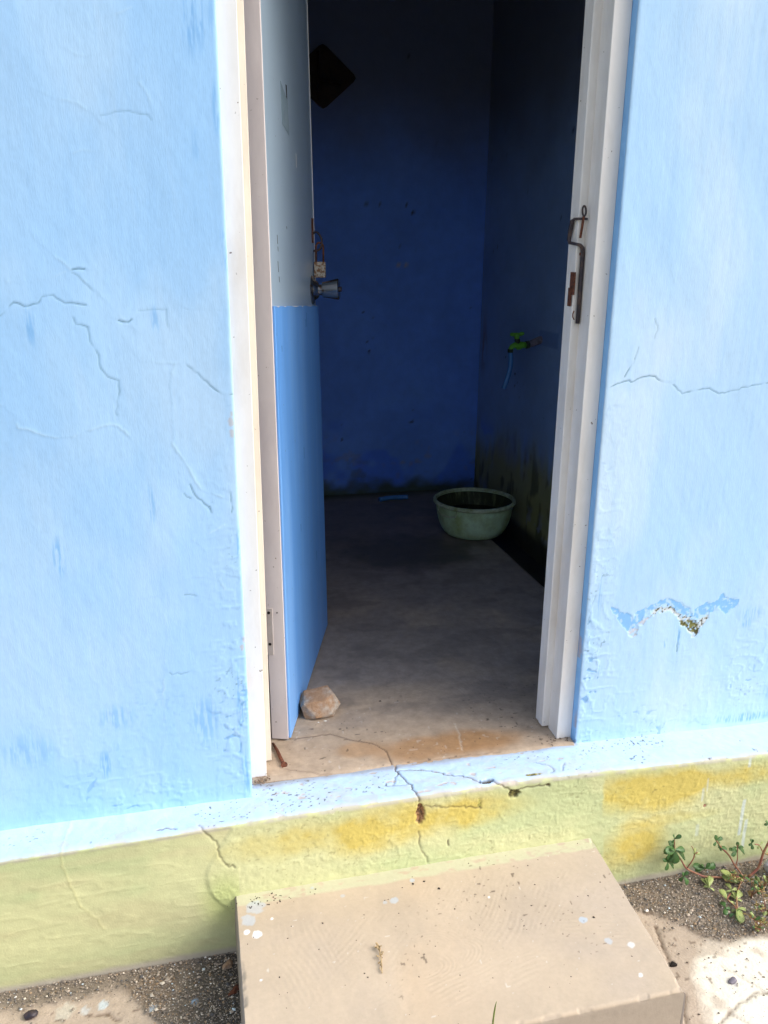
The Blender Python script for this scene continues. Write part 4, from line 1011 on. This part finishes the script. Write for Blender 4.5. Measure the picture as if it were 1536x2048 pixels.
# ------------------------------------------------------------------ tub of water
TC = np.array([.638, 1.482]); TR, TB, TH = .168, .120, .150
tub = empty('tub', (TC[0], TC[1], 0)); tag(tub, 'round pale green plastic tub of water at the drain edge', 'tub')
body_prof = [(.0001,.002),(.104,.002),(.116,.005),(.126,.014),(.138,.032),(.148,.056),(.155,.084),(.160,.115),(.162,.136),(TR-.004,TH-.004),(TR-.006,TH-.005),(.1600,.136),(.1580,.115),(.1530,.084),(.1460,.056),(.1360,.034),(.118,.011),(.0001,.008)]
TS = .945
body_prof = [(a*TS, b*TS) for a, b in body_prof]
lathe('tub_body', body_prof, (TC[0], TC[1], .002), (0,0,1), M['tub'], tub, 72)
lin = lathe('tub_lining', [(.116,.0135),(.134,.035),(.144,.057),(.151,.085),(.156,.115),(.1585,.138),(.1592,.138),(.1567,.115),(.1517,.085),(.1447,.057),(.1347,.035),(.1167,.0135)], (TC[0], TC[1], .002), (0,0,1), M['lining'], tub, 72)
for v in lin.data.vertices: v.co = Vector(((v.co.x-TC[0])*TS+TC[0], (v.co.y-TC[1])*TS+TC[1], (v.co.z-.002)*TS+.002))
bm = bmesh.new(); bm.from_mesh(lin.data); bmesh.ops.delete(bm, geom=[f for f in bm.faces if len(f.verts) > 8], context='FACES_ONLY'); bm.to_mesh(lin.data); bm.free()
lin['label'] = 'dark algae film inside the tub'
rim = lathe('rim', [(TR-.009,TH-.010),(TR+.002,TH-.014),(TR+.005,TH-.010),(TR+.005,TH-.002),(TR+.001,TH+.002),(TR-.006,TH+.002),(TR-.009,TH-.002)], (TC[0], TC[1], .002), (0,0,1), M['tub_rim'], tub, 72)
for v in rim.data.vertices: v.co = Vector(((v.co.x-TC[0])*TS+TC[0], (v.co.y-TC[1])*TS+TC[1], (v.co.z-.002)*TS+.002))
bm = bmesh.new(); bm.from_mesh(rim.data); bm.faces.ensure_lookup_table()
bmesh.ops.delete(bm, geom=[f for f in bm.faces if len(f.verts) > 8], context='FACES_ONLY')
nverts = 72; rr_ = len(bm.verts)//nverts; bm.verts.ensure_lookup_table()
for k in range(nverts):
    bm.faces.new((bm.verts[(rr_-1)*nverts+k], bm.verts[(rr_-1)*nverts+(k+1) % nverts], bm.verts[(k+1) % nverts], bm.verts[k]))
bm.to_mesh(rim.data); bm.free()
def tub_handle(ang):
    pts = []
    for da, r, z in ((-.30, TR+.000, TH-.010), (-.29, TR+.006, TH-.034), (-.15, TR+.010, TH-.037), (0, TR+.011, TH-.038), (.15, TR+.010, TH-.037), (.29, TR+.006, TH-.034), (.30, TR+.000, TH-.010)):
        pts.append((TC[0]+r*TS*math.cos(ang+da), TC[1]+r*TS*math.sin(ang+da), z*TS))
    tube('handle', pts, .0026, M['tub_rim'], tub, 8)
view = math.atan2(CAM[1]-TC[1], CAM[0]-TC[0])
tub_handle(view-.72); tub_handle(view-.72+math.pi)
wr = .1475*TS
wt = lathe('water', [(.0001,.0),(wr-.003,.0),(wr+.002,.014),(.0001,.014)], (TC[0], TC[1], .064), (0,0,1), M['water'], None, 64)
tag(wt, 'dark still water standing inside the green tub', 'water')

# ------------------------------------------------------------------ tap on the side wall
T0 = Vector(on_x((1083,679), SIDE_X)); tap = empty('water_tap', T0); tag(tap, 'lime green plastic tap with a blue hose on the side wall', 'tap')
TY = T0.y
def ty(px, y=None): return Vector(on_y(px, TY if y is None else y))
p_end = ty((1056,690)); tube('pipe', [Vector((SIDE_X+.01, TY, T0.z)), Vector((SIDE_X-.004, TY, T0.z-.001)), p_end], [.0145, .0145, .0125], M['pipe'], tap, 16)
p1, p2 = ty((1058,689)), ty((1051,690)); tube('collar', [p1, p2], .0145, M['tap_dark'], tap, 12)
bq = ty((1036,692)); tube('tap_body', [p2, ty((1045,690)), ty((1040,691)), bq, ty((1029,690)), ty((1024,693)), ty((1021,699)), ty((1020.5,703))], [.0115, .0125, .0150, .0150, .0105, .0095, .0088, .0088], M['tap_green'], tap, 16)
tube('valve_neck', [ty((1036,690)), ty((1034.5,680)), ty((1034.3,676))], [.011, .0105, .0085], M['tap_dark'], tap, 14)
tube('outlet_nut', [ty((1021,698)), ty((1020.5,705))], .0112, M['tap_dark'], tap, 6, False)
hq = ty((1034,670.5))
Vh = []; 
hbar = lathe('tap_handle', [(.0001,-.013),(.010,-.013),(.0105,.006),(.008,.009),(.0001,.010)], hq, (0,0,1), M['tap_green'], tap, 16)
for s in (-1, 1):
    wv = Vector((.9*s, -.3*s, .08*s)).normalized()
    tube('handle_wing', [hq+wv*.004+Vector((0,0,.002)), hq+wv*.016+Vector((0,0,.004)), hq+wv*.026+Vector((0,0,.005))], [.0055, .0078, .0050], M['tap_green'], hbar, 10)
tube('hose', smooth_path([ty((1020.8,703)), ty((1021.5,722)), ty((1019,742)), ty((1013,762)), ty((1007,777))], 6), .0095, M['hose'], tap, 14)

# ------------------------------------------------------------------ hose offcut on the floor, plaque on the back wall
a, b = Vector(on_z((759,999), .011)), Vector(on_z((816,994), .011))
o = tube('hose_offcut', smooth_path([a, a.lerp(b, .4)+Vector((0,.012,0)), a.lerp(b, .8)+Vector((0,.006,0)), b], 5), .0105, M['hose'], None, 14)
tag(o, 'short length of blue hose lying on the floor at the back wall', 'hose')
pc = on_y((645,154), BACK_Y)
plaque = empty('plaque', (pc[0], BACK_Y, pc[2])); tag(plaque, 'dark brown diamond shaped plaque high on the back wall', 'plaque')
def diamond(name, r, y0, y1, hole=None):
    cx, cz = pc[0], pc[2]; k = [(0,1.0),(.12,.93),(.93,.12),(1,0),(.93,-.12),(.12,-.93),(0,-1),(-.12,-.93),(-.93,-.12),(-1,0),(-.93,.12),(-.12,.93)]
    V = [(cx+a*r*1.02, y, cz+b*r*.88) for y in (y0, y1) for a, b in k]; n = len(k)
    F = [tuple(range(n))[::-1], tuple(range(n, 2*n))]+[(i, (i+1) % n, n+(i+1) % n, n+i) for i in range(n)]
    o = link(name, bm_mesh(name, V, F, False), M['plaque'], plaque); bevel(o, .003); return o
diamond('board', .132, BACK_Y+.004, BACK_Y-.016)
for (x0, z0, x1, z1) in ((-.02,.09,-.02,-.09),(-.02,-.01,.07,-.03),(-.02,-.06,-.07,.02)):
    tube('rib', [(pc[0]+x0, BACK_Y-.018, pc[2]+z0), (pc[0]+(x0+x1)/2, BACK_Y-.020, pc[2]+(z0+z1)/2), (pc[0]+x1, BACK_Y-.018, pc[2]+z1)], .006, M['plaque'], plaque, 8)

# ------------------------------------------------------------------ weeds
def leaf_mesh(name, mat, wid=.42):
    V = []; F = []
    prof = [(0, .05), (.18, .16), (.42, .34), (.66, .46), (.86, .40), (.97, .20), (1.0, .03)]
    for i, (t, w) in enumerate(prof):
        w *= wid/.46; z = .10*math.sin(t*math.pi*.9)
        for s in (-1, 0, 1): V.append((t, s*w, z-(.035 if s == 0 else 0)+.05*abs(s)))
    n = len(V); V += [(x, y, z-.05) for x, y, z in V]
    for i in range(len(prof)-1):
        for s in (0, 1):
            a = i*3+s; F.append((a, a+3, a+4, a+1)); F.append((n+a, n+a+1, n+a+4, n+a+3))
        a = i*3; F.append((a, n+a, n+a+3, a+3)); F.append((a+2, a+5, n+a+5, n+a+2))
    a = (len(prof)-1)*3; F.append((a, n+a, n+a+1, a+1)); F.append((a+1, n+a+1, n+a+2, a+2))
    me = bm_mesh(name, V, F, True); me.materials.append(mat); return me
M['tan'] = surf('dried_husk', .8, .2, 60, (), .2, base=(.48, .36, .20), base2=(.34, .24, .13), bscale=80)
LT = leaf_mesh('leaf', M['tan'], .22)
LG, LP, LD = leaf_mesh('leaf', M['leafg'], .27), leaf_mesh('leaf', M['leafp'], .21), leaf_mesh('leaf', M['leafd'], .15)
def add_leaf(parent, me, pos, direction, length, roll=0.0):
    d = Vector(direction).normalized(); up = Vector((0, -.5, .85)); side = up.cross(d)
    if side.length < .1: side = Vector((1, 0, 0))
    side.normalize(); n = d.cross(side); rot = Matrix((d, side, n)).transposed() @ Matrix.Rotation(roll, 3, 'X')
    o = bpy.data.objects.new('leaf', me); col.objects.link(o); o.parent = parent
    o.matrix_parent_inverse = Matrix.Translation(parent.location).inverted()
    o.matrix_basis = Matrix.Translation(pos) @ rot.to_4x4() @ Matrix.Diagonal((length, length, length, 1))
    return o
WS, WO = 216/1536, (1320, 1640)
def wp(a, b, y): return Vector(on_y((WO[0]+a*WS, WO[1]+b*WS), y))
def wg(a, b, z=None): return Vector(on_z((WO[0]+a*WS, WO[1]+b*WS), GZ+.006 if z is None else z))
rgw = random.Random(3)
def leaves_px(plant, me, base, tips, y, dy=.0):
    """leaf from a base pixel to each tip pixel on the plane y, turned a little out of it"""
    b = wp(*base, y)
    for t in tips:
        q = wp(t[0], t[1], y); d = q-b; L = d.length; d.y += rgw.uniform(-.5, .25)*L + dy
        add_leaf(plant, me, b, d, max(L, .010)*1.05, rgw.uniform(-.5, .5))
def weed(name, label, root, group=None):
    e = empty(name, root); tag(e, label, 'weed', group); return e
YW = -.150
wa = weed('purslane', 'trailing fleshy weed with red stem leaning up the plinth nearest the step', wg(1150,815))
sA = smooth_path([wg(1180,815), wg(1000,820), wg(850,815, GZ+.010), wp(640,805,-.155), wp(520,760,YW), wp(380,690,YW), wp(300,570,YW), wp(215,440,YW), wp(205,270,YW)], 4)
tube('stem', sA, list(np.linspace(.0030, .0014, len(sA))), M['stem'], wa, 8)
tube('stem', smooth_path([wp(380,690,YW), wp(470,560,YW-.006), wp(490,490,YW-.006), wp(540,460,YW-.008)], 3), .0013, M['stem'], wa, 6)
tube('stem', smooth_path([wp(490,490,YW-.006), wp(485,440,YW-.006), wp(450,370,YW-.008)], 3), .0009, M['stem'], wa, 6)
leaves_px(wa, LG, (205,270), [(165,200),(290,205),(180,300)], YW)
leaves_px(wa, LG, (212,420), [(110,380),(30,400),(140,330),(350,440),(330,540),(60,470),(200,590)], YW)
leaves_px(wa, LG, (110,590), [(40,560),(120,500),(60,690),(195,680),(150,540)], YW)
leaves_px(wa, LG, (220,470), [(110,590)], YW)
leaves_px(wa, LP, (485,480), [(475,430),(560,465),(500,540),(445,370)], YW-.006)
leaves_px(wa, LG, (330,800), [(290,880),(400,740),(310,740),(370,890)], -.165)
leaves_px(wa, LG, (640,690), [(580,640),(700,610),(790,650),(720,690),(520,740),(490,680)], -.145)
wb = weed('purslane', 'upright fleshy weed with two leafy tips in front of the pale drip', wg(1180,800))
tube('stem', smooth_path([wg(1180,810), wp(1130,730,-.16), wp(1060,640,-.155), wp(980,500,YW), wp(870,390,YW), wp(800,290,YW)], 4), .0019, M['stem'], wb, 8)
tube('stem', smooth_path([wp(1075,660,-.156), wp(1100,560,-.155), wp(1100,460,YW), wp(1105,350,YW)], 4), .0012, M['stem'], wb, 6)
leaves_px(wb, LG, (800,300), [(785,220),(890,260),(745,350),(850,350)], YW); leaves_px(wb, LG, (830,390), [(800,330),(930,400),(860,420)], YW)
leaves_px(wb, LG, (1105,390), [(1110,320),(1180,385),(1190,470),(1060,400)], YW); leaves_px(wb, LG, (1090,440), [(980,420),(1000,490),(1020,400)], YW)
wc = weed('purslane', 'taller reddish weed rising beside the pale bluish stone', wg(1270,800))
tube('stem', smooth_path([wg(1260,805), wp(1390,690,-.17), wp(1440,560,-.17), wp(1470,470,-.17), wp(1540,330,-.17), wp(1620,180,-.17)], 4), .0028, M['stem'], wc, 8)
tube('stem', smooth_path([wp(1470,470,-.17), wp(1410,360,-.172), wp(1350,345,-.175)], 4), .0014, M['stem'], wc, 6)
leaves_px(wc, LG, (1300,330), [(1260,260),(1320,290),(1265,345),(1300,400)], -.175); leaves_px(wc, LP, (1420,350), [(1455,330),(1380,400)], -.172)
leaves_px(wc, LG, (1545,60), [(1500,20),(1480,70),(1590,40),(1540,110)], -.17); leaves_px(wc, LD, (1490,480), [(1560,490),(1580,540)], -.17)
wd = weed('purslane', 'pale yellow green weed sprawling over grit towards the white cement', wg(1150,850))
tube('stem', smooth_path([wg(1180,830), wg(1120,960), wg(1090,1090, GZ+.012), wg(1100,1250, GZ+.014)], 4), .0017, M['stem'], wd, 6)
tube('stem', smooth_path([wg(1000,1050, GZ+.012), wg(960,1130, GZ+.016), wg(1050,1210, GZ+.014), wg(1090,1270, GZ+.014)], 4), .0014, M['stem'], wd, 6)
for base, tips, me in (((1090,1260), [(1210,1300),(1140,1480),(1040,1290),(1160,1340)], LP), ((1060,1330), [(1130,1480),(1140,1330),(1010,1370)], LG), ((930,1250), [(880,1180),(930,1370),(990,1270)], LG), ((960,1150), [(860,1040),(1050,1200)], LP), ((1080,1130), [(1130,1050),(1040,1050),(1150,1170),(1000,1090)], LP), ((1020,1000), [(950,930),(960,1030),(1080,990)], LP), ((700,960), [(640,960),(750,1000),(660,880),(710,870),(600,870)], LP), ((1090,900), [(1010,830),(1130,850),(900,830),(870,790)], LP)):
    b = wg(*base, GZ+.012)
    for t in tips:
        q = wg(*t, GZ+.006); d = q-b; d.z += rgw.uniform(.0, .35)*d.length; add_leaf(wd, me, b, d, max(d.length, .012)*1.1, rgw.uniform(-.4, .4))
def dry_tuft(label, ctr, n, spread, seed):
    rg = random.Random(seed); c0 = wg(*ctr); e = weed('dry_weed', label, c0)
    for k in range(n):
        a = rg.uniform(0, 6.28); L = rg.uniform(.4, 1)*spread; tip = c0+Vector((math.cos(a)*L, math.sin(a)*L*.8, rg.uniform(.006, .030))); md = c0.lerp(tip, .5)+Vector((0, 0, .008))
        tube('stem', [c0+Vector((rg.uniform(-.004,.004), rg.uniform(-.004,.004), -.002)), md, tip], [.0013, .001, .0006], M['stem'], e, 5)
        for j in range(5):
            p = md.lerp(tip, j/4); add_leaf(e, LD if rg.random() < .65 else (LP if rg.random() < .5 else LG), p, (rg.uniform(-1,1), rg.uniform(-1,.6), rg.uniform(-.1,.9)), rg.uniform(.007, .015), rg.uniform(-1, 1))
dry_tuft('dry brown weed on the grit between pale stone and white cement', (1310,1080), 6, .030, 1)
dry_tuft('withered orange weed at the edge of the white cement', (1500,1330), 11, .048, 2)
dry_tuft('small withered weed with pink stem on the white cement edge', (1400,1560), 9, .032, 3)
dry_tuft('tangled dry weed at the root of the red stems', (1060,880), 7, .030, 4)
dry_tuft('faded weed in the grit below the pale bluish stone', (1430,960), 8, .035, 5)

# dried sprig on the step, grass blade in front of it
sp = empty('dried_sprig', on_z((760,1915), STEP_Z)); tag(sp, 'dried pale seed sprig lying on the cement step', 'sprig')
a, b = Vector(on_z((757,1890), STEP_Z+.004)), Vector(on_z((764,1946), STEP_Z+.003))
tube('stem', [a, a.lerp(b, .5)+Vector((.002,0,.002)), b], .0011, M['tan'], sp, 5)
for k in range(22):
    t = (k/22)**1.5; p = a.lerp(b, t*.95); add_leaf(sp, LT, p, (random.uniform(-1,1), random.uniform(-.6,1), random.uniform(0,.8)), random.uniform(.005,.010)*(1.15-t*.6), random.uniform(-1,1))
g0 = Vector(on_y((976,2075), STEP_YF-.03)); g0.z = GZ
gt = Vector(on_y((993,2003), STEP_YF-.035)); gm = Vector(on_y((986,2045), STEP_YF-.03))
o = tube('grass_blade', smooth_path([g0, gm, gt], 5), [.0016]*6+list(np.linspace(.0015, .0004, 5)), M['grass'], None, 5)
tag(o, 'single green grass blade standing in front of the cement step', 'grass')
